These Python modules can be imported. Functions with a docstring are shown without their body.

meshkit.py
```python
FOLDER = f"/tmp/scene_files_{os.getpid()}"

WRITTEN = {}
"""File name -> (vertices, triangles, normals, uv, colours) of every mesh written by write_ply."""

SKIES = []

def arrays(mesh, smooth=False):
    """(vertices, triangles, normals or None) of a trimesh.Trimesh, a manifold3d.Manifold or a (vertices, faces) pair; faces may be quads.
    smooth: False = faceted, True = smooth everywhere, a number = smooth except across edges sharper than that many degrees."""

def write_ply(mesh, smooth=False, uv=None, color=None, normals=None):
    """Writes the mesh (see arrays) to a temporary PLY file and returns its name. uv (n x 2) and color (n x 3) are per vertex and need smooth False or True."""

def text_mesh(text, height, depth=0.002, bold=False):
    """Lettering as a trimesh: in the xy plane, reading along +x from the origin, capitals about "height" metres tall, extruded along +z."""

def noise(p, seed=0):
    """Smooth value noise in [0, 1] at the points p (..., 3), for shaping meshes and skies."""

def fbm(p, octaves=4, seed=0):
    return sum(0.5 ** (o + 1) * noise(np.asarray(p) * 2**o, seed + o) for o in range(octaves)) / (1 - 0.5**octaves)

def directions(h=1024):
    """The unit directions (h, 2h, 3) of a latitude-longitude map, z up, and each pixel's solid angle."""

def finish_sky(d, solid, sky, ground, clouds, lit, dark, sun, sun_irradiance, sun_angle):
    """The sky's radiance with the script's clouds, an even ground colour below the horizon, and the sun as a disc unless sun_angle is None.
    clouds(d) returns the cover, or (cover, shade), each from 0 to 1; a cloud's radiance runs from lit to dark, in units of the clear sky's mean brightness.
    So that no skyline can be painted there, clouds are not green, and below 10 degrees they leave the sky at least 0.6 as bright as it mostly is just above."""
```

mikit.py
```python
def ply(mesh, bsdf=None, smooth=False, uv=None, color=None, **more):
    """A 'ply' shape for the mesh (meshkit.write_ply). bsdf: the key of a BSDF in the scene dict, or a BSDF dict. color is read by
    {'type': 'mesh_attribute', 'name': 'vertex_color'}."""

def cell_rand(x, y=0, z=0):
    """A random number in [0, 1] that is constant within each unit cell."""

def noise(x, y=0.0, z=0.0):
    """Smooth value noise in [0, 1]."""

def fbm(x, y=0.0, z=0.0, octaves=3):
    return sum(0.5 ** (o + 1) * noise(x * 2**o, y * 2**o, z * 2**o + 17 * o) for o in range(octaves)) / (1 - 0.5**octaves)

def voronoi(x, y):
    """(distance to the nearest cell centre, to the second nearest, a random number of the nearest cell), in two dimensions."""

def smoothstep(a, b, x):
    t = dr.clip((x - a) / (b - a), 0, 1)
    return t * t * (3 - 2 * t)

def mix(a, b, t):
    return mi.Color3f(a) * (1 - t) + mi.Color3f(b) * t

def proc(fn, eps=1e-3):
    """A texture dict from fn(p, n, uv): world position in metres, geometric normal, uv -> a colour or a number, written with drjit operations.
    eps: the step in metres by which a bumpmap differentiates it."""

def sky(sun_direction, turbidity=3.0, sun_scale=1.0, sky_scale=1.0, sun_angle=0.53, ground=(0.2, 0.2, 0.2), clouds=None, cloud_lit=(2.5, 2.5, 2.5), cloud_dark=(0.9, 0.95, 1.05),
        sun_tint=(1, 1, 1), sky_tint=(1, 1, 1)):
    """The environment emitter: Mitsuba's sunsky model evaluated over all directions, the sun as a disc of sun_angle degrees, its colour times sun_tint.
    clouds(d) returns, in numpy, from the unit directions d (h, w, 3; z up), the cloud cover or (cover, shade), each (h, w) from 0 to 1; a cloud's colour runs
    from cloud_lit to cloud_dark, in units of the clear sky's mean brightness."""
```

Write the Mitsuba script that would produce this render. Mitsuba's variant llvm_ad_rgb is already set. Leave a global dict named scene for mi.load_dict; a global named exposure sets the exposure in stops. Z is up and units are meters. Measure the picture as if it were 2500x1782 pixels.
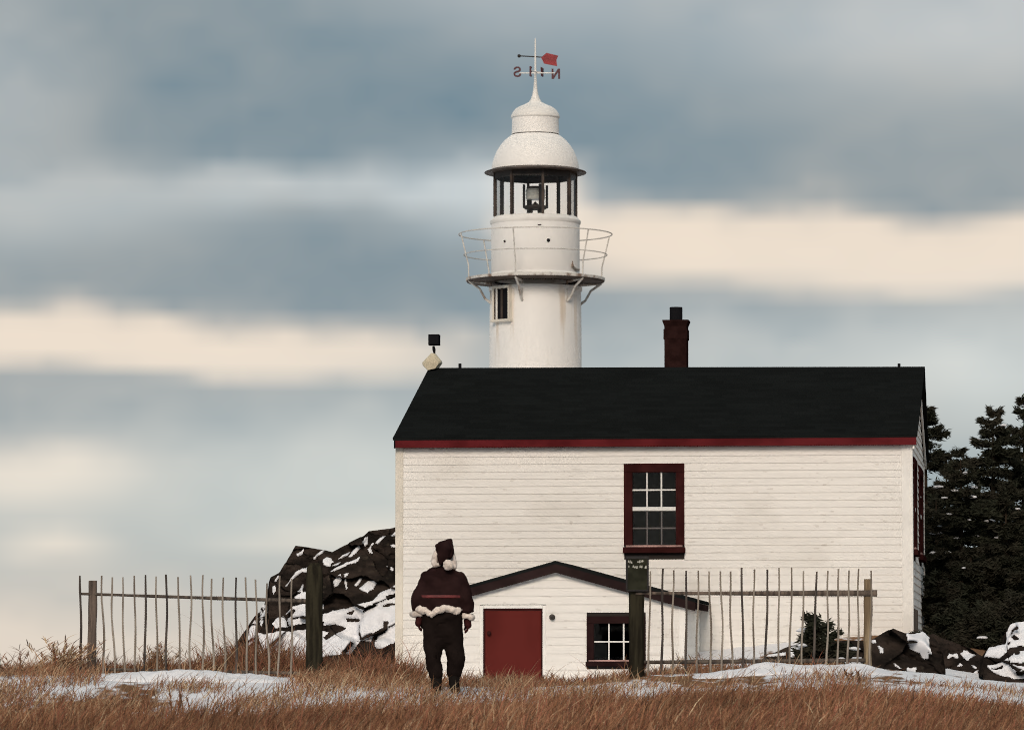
import math, numpy as np, trimesh, mitsuba as mi, mikit, meshkit
import manifold3d as m3
import shapely
from shapely.geometry import Polygon
from scipy.interpolate import RBFInterpolator
from scipy import ndimage
import drjit as dr
from mikit import noise, fbm, voronoi, cell_rand, smoothstep, mix

T = mi.ScalarTransform4f
scene, labels = {}, {}

# ------------------------------------------------------------------ camera, sky, exposure
F, HV = 11000.0, 1650.0                      # focal length and eye level in pixels of a 2500 wide frame
PITCH = math.atan((HV - 891.0) / F)
FWD = np.array([0, math.cos(PITCH), math.sin(PITCH)])
UP = np.array([0, -math.sin(PITCH), math.cos(PITCH)])
scene['camera'] = dict(type='thinlens', fov_axis='x', fov=math.degrees(2 * math.atan(1250.0 / F)), aperture_radius=0.018, focus_distance=64.0,
                       near_clip=0.5, far_clip=12000.0, to_world=T().look_at(origin=[0, 0, 0], target=FWD.tolist(), up=[0, 0, 1]))
exposure = 2.48


def at(u, v, y):
    """The point seen at pixel (u, v) of the 2500 x 1782 frame at y metres from the camera's plane; used to measure the place."""
    d = FWD * F + np.array([1.0, 0, 0]) * (u - 1250.0) + UP * (891.0 - v)
    return d * (y / d[1])


def cloud_field(d):
    az = np.degrees(np.arctan2(d[..., 0], d[..., 1]))
    el = np.degrees(np.arcsin(np.clip(d[..., 2], -1, 1)))
    n1 = meshkit.fbm(np.stack([az * 0.55, el * 1.1, az * 0 + 3.3], -1), 4, 5) - 0.5
    n2 = meshkit.fbm(np.stack([az * 0.16, el * 0.5, az * 0 + 8.1], -1), 4, 11) - 0.5
    n3 = meshkit.fbm(np.stack([az * 1.6, el * 3.2, az * 0 + 1.7], -1), 3, 23) - 0.5
    a, e = az + n1 * 1.2, el + n1 * 0.62 + n3 * 0.24
    s = 0.88 + 0.30 * n2 + 0.20 * n1 + 0.14 * n3
    thin = np.zeros_like(s)

    def bump(ca, ce, ra, re, p=2.0):
        return np.exp(-((np.abs((a - ca) / ra)) ** p + (np.abs((e - ce) / re)) ** p))
    for ca, ce, ra, re, amp, p in CREAM:
        s = s - amp * bump(ca, ce, ra, re, p)
    for ca, ce, ra, re, amp in GREY:
        g = amp * bump(ca, ce, ra, re)
        s, thin = s - 0.62 * g, thin + 0.30 * g
    low = np.clip((3.6 - e) / 3.4, 0, 1)
    low = low * low * (3 - 2 * low)
    s, thin = s - 0.40 * low, thin + 0.10 * np.sin(np.pi * low)
    s = 0.5 * (s - 0.02 + np.sqrt((s - 0.02) ** 2 + 0.03)) + 0.05 * n3
    return 1.0 - np.clip(thin, 0, 0.4), np.clip(s, 0.0, 1.0)


# bands of cloud: azimuth, elevation, half widths (degrees), strength (and edge sharpness); the warm lit ones and the thin grey ones
CREAM = [(5.0, 5.4, 4.3, 0.50, 0.95, 4), (1.6, 5.55, 1.2, 0.42, 0.5, 3), (0.34, 5.95, 0.60, 0.50, 0.85, 4), (-6.4, 4.22, 2.6, 0.42, 0.60, 4), (-5.2, 4.16, 3.2, 0.34, 0.40, 4), (-2.3, 4.05, 2.0, 0.30, 0.62, 3),
         (-6.3, 2.45, 1.3, 0.42, 0.62, 2), (-5.95, 1.60, 0.7, 0.22, 0.42, 2), (-2.1, 1.85, 1.7, 0.2, 0.18, 2), (-6.4, 0.3, 3.0, 0.6, 0.34, 2), (-2.2, 1.75, 1.2, 0.12, 0.2, 2)]
GREY = [(5.8, 8.3, 3.6, 1.0, 0.55), (0.3, 8.9, 2.4, 0.7, 0.35), (-2.4, 6.2, 2.9, 0.30, 0.42), (-2.8, 6.25, 1.2, 0.2, 0.16), (6.2, 3.9, 1.8, 0.9, 0.6), (3.0, 4.0, 3.0, 0.8, 0.38), (-1.0, 3.0, 5.0, 0.9, 0.38),
        (-5.5, 5.9, 1.6, 0.45, 0.30), (-6.6, 7.2, 0.8, 1.6, 0.25), (-2.0, 2.2, 3.0, 0.8, 0.2), (-0.5, 6.1, 1.1, 0.5, 0.62)]
scene['sky'] = mikit.sky([-0.13, -0.85, 0.47], turbidity=3, sun_scale=0.30, sun_angle=24, clouds=cloud_field, ground=(0.015, 0.0135, 0.012),
                         cloud_lit=(2.16, 1.86, 1.54), cloud_dark=(0.43, 0.64, 0.775), sun_tint=(0.98, 1.06, 1.34))

# ------------------------------------------------------------------ materials
def two(b):
    return {'type': 'twosided', 'bsdf': b}


def rgb(*c):
    return {'type': 'rgb', 'value': list(c)}


def diffuse(fn_or_rgb, rough=None):
    tex = mikit.proc(fn_or_rgb) if callable(fn_or_rgb) else rgb(*fn_or_rgb)
    if rough is None:
        return two({'type': 'diffuse', 'reflectance': tex})
    return two({'type': 'principled', 'base_color': tex, 'roughness': rough, 'specular': 0.4})


def vary(col, amount=0.25, scale=6.0, col2=None, sz=None):
    col2 = col2 or tuple(c * (1 - amount) for c in col)
    sz = sz or scale

    def fn(p, n, uv):
        return mix(col, col2, smoothstep(0.3, 0.72, fbm(p.x * scale, p.y * scale, p.z * sz, 3)))
    return fn


def clap_fn(p, n, uv):
    streak = fbm(p.x * 3.0, p.y * 3.0, p.z * 30.0, 3)
    dirt = smoothstep(0.5, 0.85, fbm(p.x * 1.1, p.y * 1.1, p.z * 1.6 + 7, 4))
    c = mix((0.80, 0.775, 0.735), (0.70, 0.68, 0.645), streak)
    c = mix(c, (0.56, 0.53, 0.48), dirt * 0.45)
    chip = smoothstep(0.74, 0.82, fbm(p.x * 9.0, p.y * 9.0, p.z * 20.0, 2))
    return mix(c, (0.42, 0.38, 0.33), chip * 0.35)


def tower_fn(p, n, uv):
    c = mix((0.88, 0.86, 0.83), (0.80, 0.785, 0.755), fbm(p.x * 2.5, p.y * 2.5, p.z * 0.7, 4))
    # rust that has run down the plates below the gallery
    run = smoothstep(0.56, 0.80, fbm(p.x * 7.0, p.y * 7.0, p.z * 0.55, 3)) * smoothstep(5.6, 7.4, p.z) * smoothstep(7.9, 7.6, p.z)
    return mix(c, (0.50, 0.34, 0.17), run * 0.5)


def roof_fn(p, n, uv):
    row = cell_rand(p.z * 19.0, dr.floor(p.x * 3.1 + 0.37 * dr.floor(p.z * 19.0)))
    g = 0.0085 + 0.0030 * row + 0.0055 * fbm(p.x * 1.2, p.y * 1.2, p.z * 2, 4)
    return mi.Color3f(g * 0.88, g * 1.0, g * 1.0)


def wood_fn(light, dark):
    def fn(p, n, uv):
        g = fbm(p.x * 26.0, p.y * 26.0, p.z * 2.2, 3)
        return mix(light, dark, smoothstep(0.3, 0.7, g))
    return fn


def ground_fn(p, n, uv):
    soil = mix((0.15, 0.085, 0.052), (0.26, 0.155, 0.09), fbm(p.x * 2.0, p.y * 2.0, 0, 4))
    f = fbm(p.x * 0.85, p.y * 0.6, 3.0, 4) + 0.25 * (fbm(p.x * 5.0, p.y * 3.0, 9.0, 3) - 0.5)
    bias = smoothstep(50.0, 53.4, p.y) * 0.50 * (1 - 0.9 * smoothstep(4.4, 5.8, p.x) * smoothstep(64.5, 66.0, p.y)) + 0.14 * smoothstep(2.5, 4.5, p.x) * (1 - smoothstep(64.0, 65.5, p.y)) * smoothstep(53.0, 54.5, p.y)
    f = f + 0.30 * (fbm(p.x * 9.0, p.y * 4.0, 5.0, 3) - 0.5)
    cover = smoothstep(0.47, 0.60, f + bias - 0.34)
    return mix(soil, (0.82, 0.83, 0.86), cover)


def rock_fn(p, n, uv):
    g = fbm(p.x * 3.5, p.y * 3.5, p.z * 5.0, 4)
    c = mix((0.040, 0.030, 0.025), (0.015, 0.0125, 0.011), smoothstep(0.3, 0.7, g))
    lich = smoothstep(0.66, 0.8, fbm(p.x * 9.0, p.y * 9.0, p.z * 9.0, 3))
    return mix(c, (0.09, 0.075, 0.055), lich * 0.3)


def snow_fn(p, n, uv):
    return mix((0.84, 0.845, 0.865), (0.75, 0.76, 0.80), fbm(p.x * 5.0, p.y * 5.0, p.z * 5.0, 3))


def rust_fn(p, n, uv):
    g = smoothstep(0.45, 0.75, fbm(p.x * 9.0, p.y * 9.0, p.z * 5.0, 3))
    return mix((0.62, 0.60, 0.56), (0.16, 0.09, 0.055), g * 0.9)


MATS = dict(
    clapboard=diffuse(clap_fn, 0.55), white_trim=diffuse(vary((0.84, 0.82, 0.78), 0.10, 3.0), 0.5), core=diffuse((0.035, 0.03, 0.028)),
    cream_trim=diffuse(vary((0.74, 0.69, 0.60), 0.14, 3.0), 0.55),
    roof=diffuse(roof_fn), red_trim=diffuse(vary((0.122, 0.018, 0.021), 0.35, 2.5)), red_door=diffuse(vary((0.118, 0.022, 0.019), 0.22, 3.0, sz=1.2)),
    casing=diffuse(vary((0.046, 0.0135, 0.0130), 0.35, 5.0)), dark_casing=diffuse(vary((0.026, 0.0125, 0.0125), 0.35, 5.0)), porch_trim=diffuse(vary((0.033, 0.020, 0.020), 0.35, 4.0)),
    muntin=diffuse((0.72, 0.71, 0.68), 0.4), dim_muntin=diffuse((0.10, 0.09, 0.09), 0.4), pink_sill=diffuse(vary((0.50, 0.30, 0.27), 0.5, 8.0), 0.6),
    chimney=diffuse(vary((0.030, 0.014, 0.013), 0.4, 7.0)), black=diffuse((0.012, 0.012, 0.014)), tower=diffuse(tower_fn, 0.55),
    dark_metal=diffuse(vary((0.030, 0.022, 0.018), 0.5, 8.0), 0.5), rusty=diffuse(rust_fn, 0.6), deck=diffuse(vary((0.07, 0.05, 0.04), 0.5, 4.0), 0.7),
    mullion=diffuse(vary((0.060, 0.042, 0.032), 0.5, 6.0), 0.5), brass=two({'type': 'roughconductor', 'material': 'Cu', 'alpha': 0.3}),
    lens=diffuse((0.60, 0.61, 0.57), 0.12), vane_red=diffuse(vary((0.30, 0.014, 0.022), 0.3, 8.0), 0.45), letter=diffuse((0.075, 0.012, 0.020), 0.5),
    cream=diffuse(vary((0.62, 0.55, 0.40), 0.2, 9.0), 0.6), rail=diffuse(vary((0.66, 0.63, 0.58), 0.3, 9.0), 0.5),
    picket=diffuse(wood_fn((0.33, 0.29, 0.245), (0.17, 0.142, 0.118))), dark_picket=diffuse(wood_fn((0.10, 0.082, 0.070), (0.04, 0.033, 0.03)), 0.9),
    rail_wood=diffuse(wood_fn((0.13, 0.105, 0.085), (0.05, 0.04, 0.034)), 0.9), old_post=diffuse(wood_fn((0.17, 0.13, 0.105), (0.06, 0.046, 0.038)), 0.9),
    pale_post=diffuse(wood_fn((0.36, 0.28, 0.18), (0.16, 0.115, 0.07)), 0.9), gate_post=diffuse(wood_fn((0.040, 0.036, 0.024), (0.018, 0.016, 0.012))),
    sign_green=diffuse(vary((0.036, 0.037, 0.026), 0.45, 9.0)), sign_frame=diffuse((0.016, 0.014, 0.014), 0.7), sign_print=diffuse((0.42, 0.42, 0.37), 0.6),
    ground=diffuse(ground_fn), rock=two({'type': 'bumpmap', 'relief': mikit.proc(lambda p, n, uv: fbm(p.x * 6.0, p.y * 6.0, p.z * 8.0, 4), eps=4e-3), 'scale': 0.10, 'bsdf': {'type': 'diffuse', 'reflectance': mikit.proc(rock_fn)}}), snow=diffuse(snow_fn), bark=diffuse(vary((0.05, 0.038, 0.028), 0.4, 12.0)),
    needle=diffuse(vary((0.030, 0.033, 0.023), 0.5, 3.0, col2=(0.038, 0.035, 0.026))),
    coat=diffuse(vary((0.029, 0.0150, 0.0150), 0.35, 9.0)), trousers=diffuse(vary((0.016, 0.0115, 0.0105), 0.3, 9.0)), boot=diffuse((0.014, 0.012, 0.011)),
    belt=diffuse(vary((0.17, 0.030, 0.032), 0.4, 20.0), 0.6), fur=diffuse(vary((0.88, 0.78, 0.70), 0.25, 26.0)), hair=diffuse(vary((0.74, 0.67, 0.62), 0.35, 22.0, col2=(0.46, 0.40, 0.36))),
    skin=diffuse((0.46, 0.26, 0.20), 0.55), glove=diffuse(vary((0.050, 0.016, 0.016), 0.3, 14.0)),
    glass={'type': 'thindielectric', 'specular_reflectance': 0.22},
    blade=two({'type': 'diffuse', 'reflectance': {'type': 'mesh_attribute', 'name': 'vertex_color'}}),
)
for k, b in MATS.items():
    scene['mat_' + k] = b

# ------------------------------------------------------------------ helpers
USED = set()


def key_for(name):
    k, i = name, 0
    while k in USED:
        i += 1
        k = f'{name}_{i:03d}'
    USED.add(k)
    return k


def add(name, mesh, mat, parent=None, smooth=False, **kw):
    key = key_for(f'{parent}__{name}' if parent else name)
    scene[key] = mikit.ply(mesh, 'mat_' + mat, smooth=smooth, **kw)
    return key


def thing(name, label, category, group=None):
    key = key_for(name)
    labels[key] = {'label': label, 'category': category}
    if group:
        labels[key]['group'] = group
    return key


def tag(key, label=None, category=None, group=None, kind=None):
    labels[key] = {k: v for k, v in dict(label=label, category=category, group=group, kind=kind).items() if v}


def hull(pts):
    return trimesh.convex.convex_hull(np.asarray(pts, float))


def join(ms):
    return trimesh.util.concatenate([m if isinstance(m, trimesh.Trimesh) else trimesh.Trimesh(*m, process=False) for m in ms])


def tube(pts, radii, n=10, cap=True):
    p = np.asarray(pts, float)
    r = np.broadcast_to(radii, (len(p),))
    t = np.gradient(p, axis=0)
    t /= np.linalg.norm(t, axis=1, keepdims=True) + 1e-12
    ref = np.array([0, 0, 1.0]) if abs(t[:, 2]).mean() < 0.8 else np.array([0, 1.0, 0])
    a = np.cross(t, ref)
    a /= np.linalg.norm(a, axis=1, keepdims=True) + 1e-12
    b = np.cross(t, a)
    ang = np.arange(n) * 2 * np.pi / n
    v = p[:, None] + r[:, None, None] * (np.cos(ang)[None, :, None] * a[:, None] + np.sin(ang)[None, :, None] * b[:, None])
    i, j = np.meshgrid(np.arange(len(p) - 1), np.arange(n), indexing='ij')
    q = np.stack([i * n + j, (i + 1) * n + j, (i + 1) * n + (j + 1) % n, i * n + (j + 1) % n], -1).reshape(-1, 4)
    f = np.vstack([q[:, [0, 1, 2]], q[:, [0, 2, 3]]])
    v = v.reshape(-1, 3)
    if cap:
        k = len(v)
        v = np.vstack([v, p[0], p[-1]])
        j = np.arange(n)
        f = np.vstack([f, np.stack([j * 0 + k, j, (j + 1) % n], 1), np.stack([j * 0 + k + 1, (len(p) - 1) * n + (j + 1) % n, (len(p) - 1) * n + j], 1)])
    m = trimesh.Trimesh(v, f, process=False)
    m.fix_normals()
    return m


def tilted_ring(center, rx, ry, r, zfn=lambda a: 0.0, n=64, k=8, rfn=lambda a: 1.0):
    a = np.linspace(0, 2 * np.pi, n, endpoint=False)
    v, f = [], []
    for i, ai in enumerate(a):
        for j in range(k):
            b = 2 * np.pi * j / k
            rr = r * rfn(ai)
            v.append([center[0] + (rx + rr * math.cos(b)) * math.cos(ai), center[1] + (ry + rr * math.cos(b)) * math.sin(ai), center[2] + zfn(ai) + rr * math.sin(b)])
    for i in range(n):
        for j in range(k):
            A, B, C, D = i * k + j, ((i + 1) % n) * k + j, ((i + 1) % n) * k + (j + 1) % k, i * k + (j + 1) % k
            f += [[A, B, C], [A, C, D]]
    return trimesh.Trimesh(np.array(v), np.array(f), process=False)


def blob(bones, edge=0.03, rounds=6, seg=20):
    """One smooth surface from bones (p0, r0, p1, r1), each the hull of two balls."""
    parts = []
    for p0, r0, p1, r1 in bones:
        s = [m3.Manifold.sphere(r, seg).translate(tuple(map(float, p))) for p, r in ((p0, r0), (p1, r1))]
        parts.append(m3.Manifold.batch_hull(s))
    m = m3.Manifold.batch_boolean(parts, m3.OpType.Add).refine_to_length(edge)
    mm = m.to_mesh()
    t = trimesh.Trimesh(mm.vert_properties[:, :3], mm.tri_verts, process=True)
    trimesh.smoothing.filter_taubin(t, lamb=0.5, nu=0.52, iterations=rounds)
    return t


def roughen(mesh, amp, scale, seed=0):
    v = np.array(mesh.vertices)
    n = np.array(mesh.vertex_normals)
    mesh.vertices = v + n * ((meshkit.fbm(v * scale, 3, seed) - 0.5) * 2 * amp)[:, None]
    return mesh


# ------------------------------------------------------------------ terrain
CTRL = np.array([
    (-9, 0, -1.35), (0, 0, -1.3), (9, 0, -1.3), (-12, 25, -1.2), (-6, 25, -1.03), (0, 25, -1.0), (6, 25, -0.95), (12, 25, -1.1),
    (-7, 42, -0.90), (0, 42, -0.80), (7, 42, -0.72), (-7, 48, -0.74), (-3, 48, -0.66), (0, 48, -0.60), (3, 48, -0.54), (7, 48, -0.54),
    (-6, 51.5, -0.62), (-3, 51.5, -0.54), (0, 51.5, -0.46), (3, 51.5, -0.38), (6, 51.5, -0.40),
    (-6, 54, -0.30), (-3, 54, -0.24), (-0.9, 54, -0.235), (0.5, 54, -0.26), (2, 54, -0.20), (4, 54, -0.13), (6.2, 54, -0.22),
    (-5.6, 57, 0.04), (-4, 57, 0.05), (-2.6, 57, -0.03), (-1, 57, -0.12), (0.5, 57, -0.15), (1.7, 57, 0.0), (3, 57, 0.06), (4.5, 57, 0.10), (6, 57, -0.06),
    (-8, 58, -0.05), (-6.7, 57, 0.0), (-5.5, 60, -0.16), (-3.6, 61, -0.12), (-2.4, 63, -0.08), (-8, 65, -1.2), (-5.2, 67, -1.0),
    (-1, 60, -0.14), (0.3, 60, -0.18), (1, 63, -0.16), (-0.8, 65.5, -0.1), (-2.2, 68, 0.0), (3, 66, 0.22), (5.9, 67, 0.6), (3.0, 62, 0.05), (3.9, 62.5, 0.22), (5, 62.5, 0.26),
    (5.6, 60, -0.06), (7, 60, -0.14), (6.3, 62.5, -0.02), (7.5, 63, 0.0), (8.2, 67, 0.30), (8, 75, 0.7), (12, 82, 0.9), (2, 75, 0.3), (-3.2, 71, -0.1), (-4.6, 72, -0.6),
    (0, 90, -0.1), (-5, 82, -1.6), (-11, 92, -3.2), (9, 100, -0.6), (0, 115, -1.8), (-14, 50, -1.2), (-14, 66, -2.2), (14, 50, -0.6), (15, 66, 0.1), (14, 110, -1.5), (-14, 112, -3.6)])
_rbf = RBFInterpolator(CTRL[:, :2], CTRL[:, 2], kernel='thin_plate_spline', smoothing=0.02)


def ground_z(x, y):
    x, y = np.broadcast_arrays(np.asarray(x, float), np.asarray(y, float))
    q = np.stack([np.clip(x, -14, 15).ravel(), np.clip(y, 0, 115).ravel()], 1)
    z = _rbf(q).reshape(x.shape)
    z = z + 0.05 * (meshkit.fbm(np.stack([x * 1.1, y * 0.9, x * 0], -1), 3, 3) - 0.5) + 0.025 * (meshkit.fbm(np.stack([x * 5, y * 5, x * 0], -1), 2, 9) - 0.5)
    far = np.maximum(np.maximum(np.abs(x) - 14, y - 115), np.maximum(-y, 0))
    w = np.clip(far / 60.0, 0, 1)
    w = w * w * (3 - 2 * w)
    return z * (1 - w) - 4.5 * w


def axis(dense, far):
    a = list(dense)
    s = (dense[-1] - dense[-2])
    while a[-1] < far:
        s *= 1.35
        a.append(a[-1] + s)
    return np.array(a)


xp = axis(np.arange(0, 10.01, 0.11), 5000)
gx = np.concatenate([-xp[:0:-1], xp])
yp = axis(np.arange(24, 70.01, 0.13), 8000)
yn = axis(np.arange(0, 24.01, 1.0), 400)
gy = np.concatenate([24 - yn[:0:-1], yp])
GX, GY = np.meshgrid(gx, gy)
GZ = ground_z(GX, GY)
ii, jj = np.meshgrid(np.arange(len(gy) - 1), np.arange(len(gx) - 1), indexing='ij')
W = len(gx)
quads = np.stack([ii * W + jj, ii * W + jj + 1, (ii + 1) * W + jj + 1, (ii + 1) * W + jj], -1).reshape(-1, 4)
tag(add('ground', (np.stack([GX, GY, GZ], -1).reshape(-1, 3), quads), 'ground', smooth=True), 'brown grassy headland patched with thin snow', kind='structure')


def snow_bank(poly, y0, depth, height, seed, label):
    """A drift lying on the ground: outline along x from control points (x, relative height)."""
    x0, x1 = poly[0], poly[1]
    nx, ny = 90, 26
    xs, ts = np.meshgrid(np.linspace(x0, x1, nx), np.linspace(0, 1, ny))
    ys = y0 + (ts - 0.5) * depth * (0.8 + 0.4 * meshkit.fbm(np.stack([xs * 0.9, xs * 0, xs * 0], -1), 2, seed))
    a = np.clip(np.sin(np.pi * (xs - x0) / (x1 - x0)), 0, 1) ** 0.6
    prof = np.sin(np.pi * ts) ** 0.8 * a
    n = meshkit.fbm(np.stack([xs * 2.6, ys * 2.6, xs * 0 + seed], -1), 4, seed)
    z = ground_z(xs, ys) + height * prof * (0.1 + 1.8 * n) - 0.05 * (1 - np.minimum(1, prof * 5))
    i, j = np.meshgrid(np.arange(ny - 1), np.arange(nx - 1), indexing='ij')
    q = np.stack([i * nx + j, i * nx + j + 1, (i + 1) * nx + j + 1, (i + 1) * nx + j], -1).reshape(-1, 4)
    tag(add('snow_bank', (np.stack([xs, ys, z], -1).reshape(-1, 3), q), 'snow', smooth=True), label, kind='structure')


snow_bank((-5.2, -2.7), 56.0, 0.95, 0.10, 3, 'low snow drift in front of the left fence')
snow_bank((2.2, 4.75), 56.1, 0.8, 0.095, 8, 'snow drift along the foot of the right fence')

# ------------------------------------------------------------------ house
ANG = math.radians(6.8)
HE = np.array([math.cos(ANG), -math.sin(ANG), 0.0])
HN = np.array([math.sin(ANG), math.cos(ANG), 0.0])
HO = at(968, 1650, 68.0) * np.array([1, 1, 0])


def hpix(u, v, t=0.0):
    """Pixel -> (s, z) on the house's vertical plane at depth t behind its front wall."""
    d = at(u, v, 1.0)
    A = np.array([[d[0], -HE[0]], [d[1], -HE[1]]])
    k, s = np.linalg.solve(A, (HO + t * HN)[:2])
    return s, k * d[2]


def hp(s, t, z):
    return HO + s * HE + t * HN + np.array([0, 0, z])


class Frame:
    """A wall plane: a runs along it, d outwards (towards the viewer of that wall), z up."""
    def __init__(self, o, e, out):
        self.o, self.e, self.out = np.asarray(o, float), np.asarray(e, float), np.asarray(out, float)

    def p(self, a, d, z):
        return self.o + a * self.e + d * self.out + np.array([0, 0, z])

    def box(self, a0, a1, d0, d1, z0, z1):
        return hull([self.p(a, d, z) for a in (a0, a1) for d in (d0, d1) for z in (z0, z1)])

    def bevel(self, a0, a1, d0, d1, z0, z1, b=0.006):
        return hull([self.p(a, d, z) for a, d, z in [(a, d0, z) for a in (a0, a1) for z in (z0, z1)]] + [self.p(a, d1 - b, z) for a in (a0, a1) for z in (z0, z1)]
                    + [self.p(a, d1, z) for a in (a0 + b, a1 - b) for z in (z0 + b, z1 - b)])

    def panel(self, poly, d0, d1):
        m = trimesh.creation.extrude_polygon(poly, 1.0, engine='earcut')
        v = m.vertices
        v = np.array([self.p(x, d0 + (d1 - d0) * h, y) for x, y, h in v])
        m = trimesh.Trimesh(v, m.faces, process=False)
        m.fix_normals()
        return m


L_HOUSE = hpix(2225, 1300)[0]
Z_EAVE = hpix(968, 1090)[1]
D_HOUSE = 6.4
FRONT = Frame(HO, HE, -HN)
SIDE = Frame(HO + L_HOUSE * HE, HN, HE)
P_DEP = 2.5
PF = Frame(HO - P_DEP * HN, HE, -HN)


def ppix(u, v):
    return hpix(u, v, -P_DEP)


def clapboards(fr, parent, a0, a1, z0, z1, step, holes=(), edge=None, rng=None, d=0.0):
    """Lapped boards; holes = (a0, a1, z0, z1); edge(z) -> (a0, a1) trims the ends under a gable."""
    z = z0
    while z < z1 - 0.01:
        zt = min(z + step + 0.012, z1)
        ends = [(a0, a1)]
        for h in holes:
            if h[2] < zt - 0.01 and h[3] > z + 0.01:
                ends = [s for e in ends for s in ((e[0], min(e[1], h[0])), (max(e[0], h[1]), e[1])) if s[1] - s[0] > 0.02]
        for s0, s1 in ends:
            b0, b1, t0, t1 = s0, s1, s0, s1
            if edge is not None:
                l0, r0 = edge(z)
                l1, r1 = edge(zt)
                b0, b1, t0, t1 = max(s0, l0), min(s1, r0), max(s0, l1), min(s1, r1)
                if b1 - b0 < 0.04 or t1 - t0 < 0.005:
                    if b1 - b0 < 0.04:
                        continue
                    t0 = t1 = (t0 + t1) / 2
            j = rng.normal(0, 0.0010, 4)
            tb = 0.021 + rng.normal(0, 0.001)
            pts = [fr.p(b0, d, z + j[0]), fr.p(b1, d, z + j[1]), fr.p(b0, d + tb, z + j[0]), fr.p(b1, d + tb, z + j[1]),
                   fr.p(t0, d, zt), fr.p(t1, d, zt), fr.p(t0, d + 0.004, zt), fr.p(t1, d + 0.004, zt)]
            add('clapboard', hull(pts), 'clapboard', parent)
        z += step


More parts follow.
